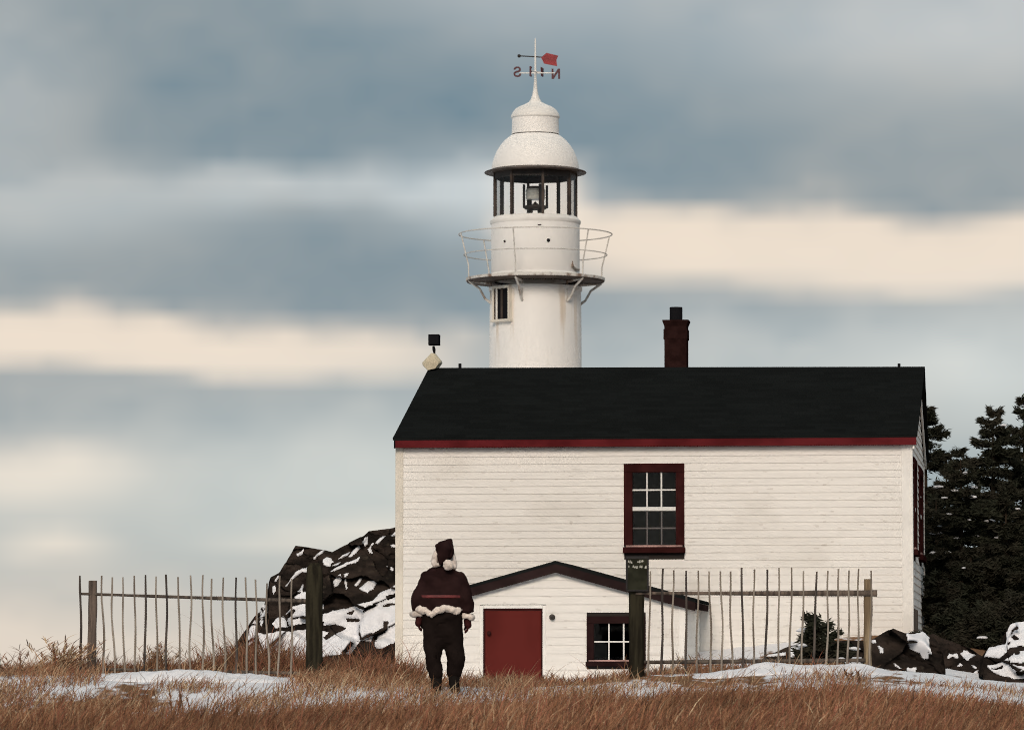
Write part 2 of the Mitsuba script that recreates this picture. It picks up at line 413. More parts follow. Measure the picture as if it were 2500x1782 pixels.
def window(fr, parent, a0, a1, z0, z1, cw, cols, rows_up, rows_low, mats, meet=None, out=0.045, sill=True):
    """Casing, sashes with glazing bars, separate panes; a dark room lies behind."""
    W = key_for(f'{parent}__window')
    labels.setdefault(W, {})
    del labels[W]
    zb = z0 + cw * 0.9
    c = [fr.bevel(a0, a1, -0.03, out, z1 - cw, z1), fr.bevel(a0, a0 + cw, -0.03, out - 0.003, zb, z1 - cw), fr.bevel(a1 - cw, a1, -0.03, out - 0.003, zb, z1 - cw)]
    add('casing', join(c), mats[0], W)
    if sill:
        add('sill', join([fr.bevel(a0 - 0.012, a1 + 0.012, -0.03, out + 0.04, z0, zb - 0.03)]), mats[0], W)
        add('sill_ledge', fr.bevel(a0 + 0.03, a1 - 0.03, -0.03, out + 0.012, zb - 0.03, zb), 'pink_sill', W)
    i0, i1, j0, j1 = a0 + cw, a1 - cw, zb, z1 - cw
    sections = [(j0, j1, rows_up, mats[1], 0.0)] if meet is None else [(meet, j1, rows_up, mats[1], 0.0), (j0, meet - 0.05, rows_low, mats[2], -0.02)]
    for n, (s0, s1, rows, mt, dep) in enumerate(sections):
        bars, bw = [], 0.022
        for k in range(1, cols):
            a = i0 + (i1 - i0) * k / cols
            bars.append(fr.box(a - bw / 2, a + bw / 2, dep - 0.01, dep + 0.012, s0, s1))
        for k in range(1, rows):
            z = s0 + (s1 - s0) * k / rows
            bars.append(fr.box(i0, i1, dep - 0.008, dep + 0.010, z - bw / 2, z + bw / 2))
        add('glazing_bars', join(bars), mt, W)
        for k in range(cols):
            for r in range(rows):
                a, b = i0 + (i1 - i0) * k / cols, i0 + (i1 - i0) * (k + 1) / cols
                z, w = s0 + (s1 - s0) * r / rows, s0 + (s1 - s0) * (r + 1) / rows
                q = [fr.p(a, dep - 0.001, z), fr.p(b, dep - 0.001, z), fr.p(b, dep - 0.001, w), fr.p(a, dep - 0.001, w)]
                add('pane', (np.array(q), np.array([[0, 1, 2, 3]])), 'glass', W)
    if meet is not None:
        add('meeting_rail', fr.bevel(i0 - 0.004, i1 + 0.004, -0.03, 0.02, meet - 0.05, meet + 0.012), 'muntin', W)
    add('reveal', join([fr.box(i0 - 0.01, i0, -0.14, -0.03, j0, j1), fr.box(i1, i1 + 0.01, -0.14, -0.03, j0, j1)]), 'core', W)
    return (a0, a1, z0, z1)


house = thing('house', 'white clapboard house with black roof and red trim in front of the lighthouse', 'house')
rng = np.random.default_rng(4)
Z_BASE = -0.5
# main window
wa0, wz1 = hpix(1523.6, 1132.5)
wa1, wz0 = hpix(1671.4, 1349.4)
cw = 0.128
meet = hpix(1597, 1247)[1] + 0.05
# openings in the hollow shell
fpoly = Polygon([(0, Z_BASE), (L_HOUSE, Z_BASE), (L_HOUSE, Z_EAVE), (0, Z_EAVE)], [[(wa0 + cw, wz0 + cw), (wa1 - cw, wz0 + cw), (wa1 - cw, wz1 - cw), (wa0 + cw, wz1 - cw)]])
T_EAVE, T_RIDGE = -0.16, D_HOUSE / 2
Z_RIDGE = hpix(1600, 899, T_RIDGE)[1]
Z_FASCIA_TOP = hpix(1600, 1066, T_EAVE)[1]
slope = (Z_RIDGE - Z_FASCIA_TOP) / (T_RIDGE - T_EAVE)
# side windows (a along depth)
SW = [(0.42, 1.75, hpix(2228, 1352)[1], hpix(2228, 1112)[1]), (3.3, 5.1, hpix(2228, 1352)[1], hpix(2228, 1112)[1])]
gable_z = lambda a: Z_FASCIA_TOP - 0.12 + slope * (min(a, D_HOUSE - a) - T_EAVE)
spoly = Polygon([(0, Z_BASE), (D_HOUSE, Z_BASE), (D_HOUSE, gable_z(0)), (D_HOUSE / 2, gable_z(D_HOUSE / 2)), (0, gable_z(0))],
                [[(a + cw, c + cw), (b - cw, c + cw), (b - cw, d_ - cw), (a + cw, d_ - cw)] for a, b, c, d_ in SW])
LEFT = Frame(HO + D_HOUSE * HN, -HN, -HE)
BACK = Frame(HO + L_HOUSE * HE + D_HOUSE * HN, -HE, HN)
lpoly = Polygon(spoly.exterior)
wall = add('wall', join([FRONT.panel(fpoly, -0.14, -0.002), SIDE.panel(spoly, -0.14, -0.002)]), 'core', house)
add('rear_wall', join([LEFT.panel(lpoly, -0.14, 0.02), BACK.panel(Polygon([(0, Z_BASE), (L_HOUSE, Z_BASE), (L_HOUSE, Z_EAVE), (0, Z_EAVE)]), -0.14, 0.02)]), 'clapboard', house)
STEP = 0.1115
# porch outline first, so that boards behind it are left out
ps_l, pz_eave = ppix(1016, 1464)
ps_r, _ = ppix(1699.5, 1464)
ps_m, pz_peak = ppix(1358, 1369)
pw0, pw1 = ppix(1043, 1500)[0], ppix(1673, 1500)[0]
p_slope = (pz_peak - pz_eave) / (ps_r - ps_m)
clapboards(FRONT, wall, 0.10, L_HOUSE - 0.14, Z_BASE, Z_EAVE - 0.001, STEP, holes=[(wa0, wa1, wz0, wz1), (pw0 + 0.02, pw1 - 0.03, -1, pz_eave - 0.25)], rng=rng)
side_boards = clapboards(SIDE, wall, 0.12, D_HOUSE - 0.12, Z_BASE, 4.5, STEP, holes=SW, edge=lambda z: (0.12 if z < gable_z(0.0) else D_HOUSE / 2 - max(0, (gable_z(D_HOUSE / 2) - z)) / slope,
                         D_HOUSE - 0.12 if z < gable_z(0.0) else D_HOUSE / 2 + max(0, (gable_z(D_HOUSE / 2) - z)) / slope), rng=rng)
add('corner_board', FRONT.bevel(-0.02, 0.10, -0.10, 0.028, Z_BASE, Z_EAVE - 0.002), 'cream_trim', house)
add('corner_board', join([FRONT.bevel(L_HOUSE - 0.14, L_HOUSE + 0.026, -0.02, 0.028, Z_BASE, Z_EAVE - 0.002), SIDE.bevel(0.0, 0.12, -0.01, 0.0265, Z_BASE, gable_z(0.06))]), 'white_trim', house)
add('corner_board', SIDE.bevel(D_HOUSE - 0.12, D_HOUSE + 0.02, -0.1, 0.0265, Z_BASE, gable_z(0.06)), 'white_trim', house)
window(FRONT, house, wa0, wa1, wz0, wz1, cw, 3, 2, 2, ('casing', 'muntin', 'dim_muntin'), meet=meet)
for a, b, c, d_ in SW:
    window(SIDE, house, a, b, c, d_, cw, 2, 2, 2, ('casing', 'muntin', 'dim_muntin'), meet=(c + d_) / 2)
# low hatch at the foot of the side wall
hz0, hz1 = hpix(2228, 1545)[1], hpix(2228, 1484)[1]
add('cellar_hatch', SIDE.bevel(0.13, 2.0, 0.0, 0.035, hz0 - 0.2, hz1), 'old_post', house)
# roof: two slabs, fascia, rakes
rs0, rs1 = hpix(959, 1066, T_EAVE)[0], hpix(2239, 1066, T_EAVE)[0]
rr0, rr1 = hpix(1046, 900, T_RIDGE)[0], hpix(2258, 900, T_RIDGE)[0]
th = 0.10
roof_pts = []
T_BACK = D_HOUSE + 0.16
zr = Z_RIDGE
front_slab = hull([hp(rs0, T_EAVE, Z_FASCIA_TOP), hp(rs1, T_EAVE, Z_FASCIA_TOP), hp(rr0, T_RIDGE, zr + 0.015), hp(rr1, T_RIDGE, zr - 0.03),
                   hp(rs0, T_EAVE, Z_FASCIA_TOP - 0.03), hp(rs1, T_EAVE, Z_FASCIA_TOP - 0.03), hp(rr0, T_RIDGE, zr - th), hp(rr1, T_RIDGE, zr - th - 0.03)])
back_slab = hull([hp(rs0, T_BACK, Z_FASCIA_TOP), hp(rs1, T_BACK, Z_FASCIA_TOP), hp(rr0, T_RIDGE + 0.004, zr + 0.012), hp(rr1, T_RIDGE + 0.004, zr - 0.033),
                  hp(rs0, T_BACK, Z_FASCIA_TOP - 0.1), hp(rs1, T_BACK, Z_FASCIA_TOP - 0.1), hp(rr0, T_RIDGE + 0.004, zr - th), hp(rr1, T_RIDGE + 0.004, zr - th - 0.03)])
roof = add('roof', join([front_slab, back_slab]), 'roof', house)
# the shingle courses of the visible slope, each a thin strip lapping the one below
ncour = 24
for k in range(ncour):
    f0, f1 = k / ncour, min(1.0, (k + 1.12) / ncour)
    def rp(s_, f, lift):
        a = (rs0, rs1)[s_] * (1 - f) + (rr0, rr1)[s_] * f
        z = Z_FASCIA_TOP * (1 - f) + (zr + (0.015, -0.03)[s_]) * f
        return hp(a, T_EAVE * (1 - f) + T_RIDGE * f - 0.012 * (k == 0 and f == f0), z + lift)
    strip = hull([rp(0, f0, 0.010), rp(1, f0, 0.010), rp(0, f1, 0.003), rp(1, f1, 0.003), rp(0, f0, 0.0), rp(1, f0, 0.0), rp(0, f1, 0.0), rp(1, f1, 0.0)])
    add('shingle_course', strip, 'roof', roof)
add('ridge_cap', hull([hp(rr0 + 0.12, T_RIDGE - 0.12, zr - 0.025), hp(rr1, T_RIDGE - 0.12, zr - 0.06), hp(rr0 + 0.12, T_RIDGE, zr + 0.035), hp(rr1, T_RIDGE, zr - 0.008), hp(rr0 + 0.12, T_RIDGE + 0.12, zr - 0.025), hp(rr1, T_RIDGE + 0.12, zr - 0.06)]), 'roof', roof)
zfb = hpix(1600, 1089, T_EAVE)[1]
fs0, fs1 = hpix(965, 1078, T_EAVE)[0], hpix(2237, 1078, T_EAVE)[0]
add('fascia', join([hull([hp(s, t, z) for s in (fs0, fs1) for t in (T_EAVE + 0.012, T_EAVE + 0.04) for z in (zfb, Z_FASCIA_TOP - 0.012)]),
                    hull([hp(s, t, z) for s in (fs0, fs1) for t in (T_EAVE + 0.04, 0.03) for z in (zfb + 0.003, zfb + 0.025)])]), 'red_trim', house)
add('rake_board', hull([hp(s, t, z) for s in (rs0 + 0.015, fs0) for t, z in ((T_EAVE + 0.01, zfb - 0.01), (T_EAVE + 0.01, Z_FASCIA_TOP - 0.035))] +
                       [hp(s + 0.0, T_RIDGE, z) for s in (rr0 + 0.02, rr0 + 0.05) for z in (zr - 0.25, zr - th)]), 'black', house)
rk = [hull([hp(s, t, z) for s in (L_HOUSE + 0.03, L_HOUSE + 0.055) for t, z in ((T_EAVE + 0.05, Z_FASCIA_TOP - 0.20), (T_EAVE + 0.05, Z_FASCIA_TOP - 0.04), (T_RIDGE, zr - 0.32), (T_RIDGE, zr - 0.14))]),
      hull([hp(s, t, z) for s in (L_HOUSE + 0.03, L_HOUSE + 0.055) for t, z in ((T_BACK - 0.05, Z_FASCIA_TOP - 0.20), (T_BACK - 0.05, Z_FASCIA_TOP - 0.04), (T_RIDGE, zr - 0.32), (T_RIDGE, zr - 0.14))])]
add('rake_board', join(rk), 'white_trim', house)
for u in (1123, 2195):
    s, z = hpix(u, 893, T_RIDGE)
    add('ridge_peg', hull([hp(s + a, T_RIDGE + b, zz) for a in (-0.022, 0.022) for b in (-0.022, 0.022) for zz in (zr - 0.06, z + 0.035)]), 'black', house)
# chimney behind the ridge
CT = T_RIDGE + 0.55
c0, cz1 = hpix(1624, 790, CT)
c1 = hpix(1678, 790, CT)[0]
cd = (c1 - c0)
zc = zr - 0.35
cp = lambda e, z: [hp(s, CT + t, z) for s in (c0 - e, c1 + e) for t in (-cd / 2 - e, cd / 2 + e)]
ztop = hpix(1650, 783, CT)[1]
chim = add('chimney', hull(cp(0, zc) + cp(0, ztop - 0.1)), 'chimney', house)
zb_ = hpix(1650, 830, CT)[1]
add('band', hull(cp(0.012, zb_) + cp(0.012, zb_ + 0.16)), 'chimney', chim)
add('cap', hull(cp(0.0, ztop - 0.1) + cp(0.03, ztop - 0.02) + cp(0.03, ztop)), 'chimney', chim)
f0, f1 = hpix(1635, 760, CT)[0], hpix(1666, 760, CT)[0]
zf = hpix(1650, 752, CT)[1]
fl = trimesh.creation.annulus(r_min=(f1 - f0) / 2 - 0.02, r_max=(f1 - f0) / 2, height=zf - ztop + 0.02, sections=28)
fl.apply_translation(hp((f0 + f1) / 2, CT, (zf + ztop) / 2))
add('flue', fl, 'black', chim, smooth=40)

# porch (cellar entry) built against the front
dz = lambda s: pz_peak - abs(s - ps_m) * p_slope
da0, daz1 = ppix(1180, 1485)
da1 = ppix(1325, 1485)[0]
pwa0, pwz1 = ppix(1432.7, 1504)
pwa1, pwz0 = ppix(1577, 1626)
pcw = 0.105
rk_t = 0.158
ztop_l = dz(pw0) - 0.1
ppoly = Polygon([(pw0, Z_BASE), (pw1, Z_BASE), (pw1, dz(pw1) - 0.06), (ps_m, pz_peak - 0.06), (pw0, dz(pw0) - 0.06)],
                [[(pwa0 + pcw, pwz0 + pcw), (pwa1 - pcw, pwz0 + pcw), (pwa1 - pcw, pwz1 - pcw), (pwa0 + pcw, pwz1 - pcw)]])
PR = Frame(PF.p(pw1, 0, 0), HN, HE)
PL = Frame(PF.p(pw0, 0, 0) + P_DEP * HN, -HN, -HE)
pwall = add('porch_wall', join([PF.panel(ppoly, -0.12, -0.002)] + [fr.panel(Polygon([(0, Z_BASE), (P_DEP - 0.03, Z_BASE), (P_DEP - 0.03, dz(pw1) - 0.07), (0, dz(pw1) - 0.07)]), -0.1, -0.002) for fr in (PR, PL)]), 'core', house)
ed = lambda z: (max(pw0 + 0.02, ps_m - (pz_peak - 0.065 - z) / p_slope), min(pw1 - 0.09, ps_m + (pz_peak - 0.065 - z) / p_slope))
clapboards(PF, pwall, pw0 + 0.08, pw1 - 0.09, Z_BASE, pz_peak - 0.08, 0.118, holes=[(da0 - 0.05, da1 + 0.05, -1, daz1 + 0.045), (pwa0, pwa1, pwz0, pwz1)], edge=ed, rng=rng)
clapboards(PR, pwall, 0.07, P_DEP - 0.03, Z_BASE, dz(pw1) - 0.12, 0.118, rng=rng)
clapboards(PL, pwall, 0.03, P_DEP - 0.07, Z_BASE, dz(pw0) - 0.12, 0.118, rng=rng)
add('porch_corner_board', join([PF.bevel(pw1 - 0.09, pw1 + 0.024, -0.02, 0.027, Z_BASE, dz(pw1) - 0.1), PR.bevel(0.0, 0.07, -0.01, 0.0235, Z_BASE, dz(pw1) - 0.1)]), 'white_trim', house)
add('porch_corner_board', PF.bevel(pw0 - 0.024, pw0 + 0.08, -0.05, 0.027, Z_BASE, dz(pw0) - 0.1), 'cream_trim', house)
for sgn in (-1, 1):
    se = ps_m + sgn * (ps_r - ps_m)
    zz = dz(se)
    slab = hull([PF.p(s, d, q - k) for s, q in ((ps_m, pz_peak), (se, zz)) for d in (0.115, -P_DEP + 0.03) for k in (0, 0.045)])
    add('porch_roof', slab, 'roof', house)
    add('porch_rake_board', hull([PF.p(s, d, q - k) for s, q in ((ps_m, pz_peak - 0.012), (se - sgn * 0.004, zz - 0.012)) for d in (0.085, 0.108) for k in (0, rk_t)]
                                 ), 'porch_trim', house)
    add('porch_soffit', hull([PF.p(s, d, q - k) for s, q in ((ps_m, pz_peak), (se, zz)) for d in (0.084, 0.0) for k in (0.05, 0.07)]), 'porch_trim', house)
    add('porch_eave_board', hull([PF.p(s, d, z) for s in (se - sgn * 0.03, se - sgn * 0.006) for d in (0.083, -P_DEP + 0.05) for z in (zz - 0.05, zz - 0.14)]), 'porch_trim', house)
door = add('porch_door', PF.bevel(da0 + 0.03, da1 - 0.025, -0.03, 0.012, Z_BASE, daz1 - 0.035), 'red_door', house)
labels[door] = {'label': 'plain dark red door'}
add('frame', join([PF.bevel(da0 - 0.05, da0, -0.02, 0.03, Z_BASE, daz1 + 0.045), PF.bevel(da1, da1 + 0.05, -0.02, 0.03, Z_BASE, daz1 + 0.045), PF.bevel(da0, da1, -0.02, 0.033, daz1, daz1 + 0.05)]), 'white_trim', door)
add('jamb', join([PF.box(da0, da0 + 0.03, -0.03, 0.004, Z_BASE, daz1), PF.box(da1 - 0.025, da1, -0.03, 0.004, Z_BASE, daz1), PF.box(da0 + 0.03, da1 - 0.025, -0.03, 0.004, daz1 - 0.035, daz1)]), 'casing', door)
ks, kz = ppix(1195, 1545)
kn = trimesh.creation.icosphere(2, 0.032)
kn.apply_translation(PF.p(ks, 0.05, kz))
add('knob', kn, 'casing', door, smooth=True)
window(PF, house, pwa0, pwa1, pwz0, pwz1, pcw, 3, 2, 2, ('dark_casing', 'muntin', 'muntin'), out=0.04)
vs, vz = ppix(1348, 1506)
vent = trimesh.creation.revolve([(0, 0.09), (0.03, 0.085), (0.042, 0.06), (0.045, 0.0)], sections=20)
vent.apply_transform(np.array([[1, 0, 0, 0], [0, 0, -1, 0], [0, 1, 0, 0], [0, 0, 0, 1.0]]))
vent.apply_translation(PF.p(vs, 0.0, vz))
add('wall_lamp', vent, 'dark_metal', house, smooth=40)

# black box head on a stem over a pale housing, at the left end of the ridge
FT = T_RIDGE
fx = thing('roof_fixture', 'black square box on short stem above pale cream housing at left roof peak', 'fixture')
fp = lambda u, v: (lambda q: hp(q[0], FT, q[1]))(hpix(u, v, FT))
b0, b1 = hpix(1047, 843, FT), hpix(1073, 817, FT)
FB = Frame(HO + FT * HN, HE, -HN)
add('head', FB.bevel(b0[0], b1[0], -0.09, 0.09, b0[1], b1[1], 0.012), 'black', fx)
add('stem', tube([fp(1058, 845), fp(1059.5, 853), fp(1061, 866)], [0.018, 0.026, 0.012], 10), 'black', fx, smooth=40)
hs = [hpix(u, v, FT) for u, v in ((1055, 863), (1063, 864), (1077, 881), (1078, 886), (1068, 900), (1046, 905), (1034, 893), (1033, 886))]
hm = hull([FB.p(s, d, z) for s, z in hs for d in (-0.10, 0.10)] + [FB.p(s * 0.8 + 0.2 * hs[0][0], d, z * 0.8 + 0.2 * hs[5][1]) for s, z in hs for d in (-0.15, 0.15)])
add('housing', hm, 'cream', fx)

# ------------------------------------------------------------------ lighthouse
LY = 90.0
LC = at(1307.5, 1650, LY) * np.array([1, 1, 0])
lz = lambda v: at(1307, v, LY)[2]
lr = lambda px: px * LY / F * 1.0
LT = thing('lighthouse', 'round white lighthouse with domed lantern rising behind the house', 'lighthouse')


def rev(profile, sections=72):
    m = trimesh.creation.revolve([(lr(r), lz(v)) for r, v in profile], sections=sections)
    m.apply_translation(LC)
    m.fix_normals()
    return m


tz0 = -0.6
tower_prof = [(0.001, 1650 - tz0 * F / LY), (117, 1650 - tz0 * F / LY), (115, 1300), (113.5, 1000), (112.5, 800), (111.5, 705), (0.001, 705)]
add('tower', rev([p for p in tower_prof]), 'tower', LT, smooth=30)
add('plinth_band', rev([(113, 712), (114.5, 711), (114.5, 703), (113, 702)]), 'tower', LT, smooth=30)
add('gallery_deck', rev([(100, 681), (168, 681), (169, 683), (169, 688), (167, 690), (100, 690)]), 'deck', LT, smooth=30)
add('deck_edge', rev([(168, 679.5), (170.5, 680), (170.5, 686), (169, 686.5)]), 'rusty', LT, smooth=30)
add('drum', rev([(0.001, 686), (110, 686), (110, 672), (108.5, 670), (108.5, 548), (0.001, 548)]), 'tower', LT, smooth=30)
add('drum_foot', rev([(110, 682), (112, 681), (112, 672), (109, 669)]), 'white_trim', LT, smooth=30)
add('lantern_sill', rev([(0.001, 549), (110, 549), (111.5, 546), (111.5, 541), (107, 536), (101, 531), (0.001, 531)]), 'white_trim', LT, smooth=30)
labels_ = None
# lantern glazing, eight sides
GA = [math.radians(10 + 45 * k) for k in range(8)]
rg = lr(102)
zg0, zg1 = lz(531), lz(424)
P8 = [LC + np.array([rg * math.sin(a), -rg * math.cos(a), 0]) for a in GA]
for k in range(8):
    p = P8[k]
    a = GA[k]
    rad, tan = np.array([math.sin(a), -math.cos(a), 0]), np.array([math.cos(a), math.sin(a), 0])
    bar = hull([p + rad * r_ + tan * t_ + np.array([0, 0, z]) for r_ in (-0.055, 0.02) for t_ in (-0.024, 0.024) for z in (zg0, zg1)])
    add('glazing_bar', bar, 'mullion', LT)
    q = P8[(k + 1) % 8]
    add('lantern_pane', (np.array([p + [0, 0, zg0], q + [0, 0, zg0], q + [0, 0, zg1], p + [0, 0, zg1]]), np.array([[0, 1, 2, 3]])), 'glass', LT)
    inn = lambda w, f: w * f + LC * (1 - f)
    add('head_rail', hull([inn(w, f) + np.array([0, 0, z]) for w in (p, q) for f in (0.985, 1.01) for z in (lz(438), lz(420))]), 'dark_metal', LT)
add('lantern_eave', rev([(90, 424), (104, 424), (124, 424.5), (125.5, 422.5), (124, 420.5), (112, 417), (104, 413), (90, 413)]), 'mullion', LT, smooth=30)
add('dome', rev([(108, 418), (107.5, 414), (107, 408), (104.5, 395), (100.5, 383), (94, 368), (86, 356), (76, 344), (66, 336), (60, 332), (57, 330.5), (0.001, 330)]), 'tower', LT, smooth=30)
add('vent_joint', rev([(55, 332), (57.2, 331), (57.2, 328), (55, 327)]), 'dark_metal', LT, smooth=30)
add('ventilator', rev([(0.001, 329), (58.5, 328.5), (58, 323), (57.3, 300), (57.3, 291), (0.001, 290)]), 'tower', LT, smooth=30)
add('ventilator_cap', rev([(57, 291), (60, 288), (60, 284), (58, 280), (55, 274), (49, 267), (41, 262), (32, 258), (23, 254), (15.5, 250), (11, 242), (7.5, 232), (5, 218), (4, 205), (2.6, 180), (2.1, 130), (1.5, 96), (0.001, 93)]), 'white_trim', LT, smooth=30)
# lens on its stand
lens = add('lens', rev([(0.001, 488), (22, 488), (24, 484), (22.5, 480), (24.5, 476), (22.5, 472), (24.5, 468), (22, 462), (0.001, 461)], 40), 'lens', LT, smooth=25)
add('lens_cap', rev([(0.001, 463), (21, 462), (22, 459), (17, 456), (0.001, 455)], 32), 'mullion', LT, smooth=25)
add('lens_table', rev([(0.001, 512), (24, 512), (31, 507), (31, 504), (12, 503), (5, 497), (0.001, 492)], 32), 'dark_metal', LT, smooth=25)
for k in range(4):
    a = math.radians(22 + 90 * k)
    d = np.array([math.sin(a), -math.cos(a), 0])
    add('lens_post', tube([LC + d * lr(30) + [0, 0, lz(508)], LC + d * lr(30) + [0, 0, lz(452)]], lr(3.0), 8), 'dark_metal', LT, smooth=40)
    e = np.array([math.sin(a + .6), -math.cos(a + .6), 0])
    add('stand_leg', tube([LC + e * lr(14) + [0, 0, lz(510)], LC + e * lr(20) + [0, 0, lz(531)]], lr(3.0), 8), 'dark_metal', LT, smooth=40)
# gallery railing, six flared posts
PA = [math.radians(-107 + 60 * k) for k in range(6)]
pd = lambda a: np.array([math.cos(a), math.sin(a), 0])
for a in PA:
    add('railing_post', tube([LC + pd(a) * lr(167) + [0, 0, lz(690)], LC + pd(a) * lr(168) + [0, 0, lz(650)], LC + pd(a) * lr(175) + [0, 0, lz(623)], LC + pd(a) * lr(187) + [0, 0, lz(574)]], 0.013, 8), 'rail', LT, smooth=40)
    br = [tube([LC + pd(a) * lr(166) + [0, 0, lz(690)], LC + pd(a) * lr(140) + [0, 0, lz(708)], LC + pd(a) * lr(126) + [0, 0, lz(732)], LC + pd(a) * lr(112) + [0, 0, lz(742)]], [0.026, 0.024, 0.024, 0.03], 8),
          tube([LC + pd(a) * lr(166) + [0, 0, lz(691)], LC + pd(a) * lr(111) + [0, 0, lz(694)]], 0.022, 8), tube([LC + pd(a) * lr(112) + [0, 0, lz(692)], LC + pd(a) * lr(112) + [0, 0, lz(744)]], 0.018, 8)]
    add('gallery_bracket', join(br), 'rusty', LT, smooth=40)
for hw, v, r in ((188, 573, 0.0115), (175.5, 623, 0.010)):
    add('handrail' if v < 600 else 'middle_rail', tilted_ring(LC + np.array([0, 0, lz(v)]), lr(hw), lr(hw), r), 'rail', LT, smooth=True)
for px, v, r in ((-75, 597, 3.2), (31, 597, 4.6)):
    a = math.asin(px / 108.5)
    d = np.array([math.sin(a), -math.cos(a), 0])
    add('porthole', tube([LC + d * lr(104) + [0, 0, lz(v)], LC + d * lr(109.2) + [0, 0, lz(v)]], lr(r), 16), 'black', LT, smooth=40)
add('drum_vent', tube([LC + np.array([lr(5), -lr(108.6), lz(560)]), LC + np.array([lr(14), -lr(108.3), lz(560)])], lr(1.6), 8), 'dark_metal', LT)
a = math.asin(89 / 111)
d = lambda r, aa=a: np.array([math.sin(aa), -math.cos(aa), 0]) * lr(r)
add('drain_pipe', tube([LC + d(112.5) + [0, 0, lz(v)] for v in (536, 548, 570, 600, 640, 656)] + [LC + d(112.5, a + .1) + [0, 0, lz(660)], LC + d(113, a + .27) + [0, 0, lz(662)]], [0.02, 0.014, 0.014, 0.018, 0.024, 0.026, 0.026, 0.03], 8), 'rusty', LT, smooth=40)
# tower window
a = -math.asin(81 / 112.5)
wo = np.array([math.sin(a), -math.cos(a), 0])
we = np.array([math.cos(a), math.sin(a), 0])
TW = Frame(LC + wo * lr(112.2), we, wo)
hwid, zb0, zb1 = lr(20.5) / math.cos(a), lz(792), lz(704)
w_ = LT + '__window'
USED.add(w_)
add('frame', join([TW.bevel(-hwid, hwid, -0.25, 0.07, zb1 - 0.055, zb1), TW.bevel(-hwid, -hwid + 0.055, -0.25, 0.067, zb0 + .05, zb1 - 0.055), TW.bevel(hwid - 0.03, hwid, -0.25, 0.067, zb0 + .05, zb1 - 0.055),
                   TW.bevel(-hwid - 0.02, hwid + 0.02, -0.25, 0.09, zb0, zb0 + 0.05)]), 'cream_trim', w_)
add('dark_edge', TW.box(-hwid + 0.055, -hwid + 0.085, -0.25, 0.05, zb0 + 0.05, zb1 - 0.055), 'mullion', w_)
add('opening', TW.box(-hwid + 0.12, hwid - 0.03, -0.25, 0.012, zb0 + 0.05, zb1 - 0.055), 'black', w_)
add('sash_bar', TW.box(-0.02, 0.03, 0.0, 0.03, zb0 + 0.05, zb1 - 0.055), 'deck', w_)
add('inner_frame', TW.box(-hwid + 0.085, -hwid + 0.12, -0.25, 0.035, zb0 + 0.05, zb1 - 0.055), 'white_trim', w_)

# ------------------------------------------------------------------ weather vane
WV = thing('weather_vane', 'red tailed arrow vane with compass letters on the lantern spire', 'weather vane')
vp = lambda u, v, y=0.0: at(u, v, LY) + np.array([0, y, 0])
cx_ = 1309.5
vax = vp(cx_, 137)
add('arrow_shaft', tube([vp(1267, 137.2), vp(1290, 138.5), vp(1324, 140.5)], lr(1.5), 8), 'dark_metal', WV, smooth=40)
bl = trimesh.creation.icosphere(2, lr(4.4))
bl.apply_translation(vp(1267.5, 137.4))
add('arrow_ball', bl, 'dark_metal', WV, smooth=True)
tp = [vp(u, v) for u, v in ((1321, 141), (1334, 130), (1363, 137), (1358.5, 147), (1360, 162.5), (1328, 156))]
tail = trimesh.creation.extrude_polygon(Polygon([(p[0], p[2]) for p in tp]), 0.03, engine='earcut')
vv = tail.vertices
tail = trimesh.Trimesh(np.stack([vv[:, 0], LC[1] - 0.015 + vv[:, 2], vv[:, 1]], 1), tail.faces)
tail.fix_normals()
add('arrow_tail', tail, 'vane_red', WV)
zl = vp(cx_, 179)[2]
arm = [tube([np.array([vp(1268, 0)[0], LC[1], zl]), np.array([vp(1354, 0)[0], LC[1], zl])], 0.012, 8), tube([np.array([vp(1297, 0)[0], LC[1] - 0.34, zl]), np.array([vp(1324, 0)[0], LC[1] + 0.34, zl + 0.05])], 0.012, 8)]
add('compass_arms', join(arm), 'white_trim', WV, smooth=40)


def letter(ch, center, height, right, name):
    m = meshkit.text_mesh(ch, height, depth=0.03, bold=True)
    v = m.vertices - (m.bounds[0] + m.bounds[1]) / 2
    r = np.asarray(right, float)
    r /= np.linalg.norm(r)
    nrm = np.cross(r, [0, 0, 1.0])
    m = trimesh.Trimesh(center + v[:, :1] * r + v[:, 1:2] * np.array([0, 0, 1.0]) + v[:, 2:] * nrm, m.faces)
    m.fix_normals()
    k = add(name, m, 'letter', WV)
    labels[k] = {'label': f'compass letter {ch} seen from behind'}


letter('S', np.array([vp(1263, 176)[0], LC[1], vp(1263, 176)[2]]), lr(24), (-1, 0.12, 0), 'letter')
letter('N', np.array([vp(1357, 181)[0], LC[1], vp(1357, 181)[2]]), lr(24), (-1, 0.12, 0), 'letter')
letter('E', np.array([vp(1295.5, 181)[0], LC[1] - 0.36, vp(1295, 181)[2]]), lr(23), (0.18, 1, 0), 'letter')
letter('W', np.array([vp(1324, 171)[0], LC[1] + 0.36, vp(1324, 171)[2]]), lr(20), (0.18, 1, 0), 'letter')

# ------------------------------------------------------------------ fences
FY = 57.0


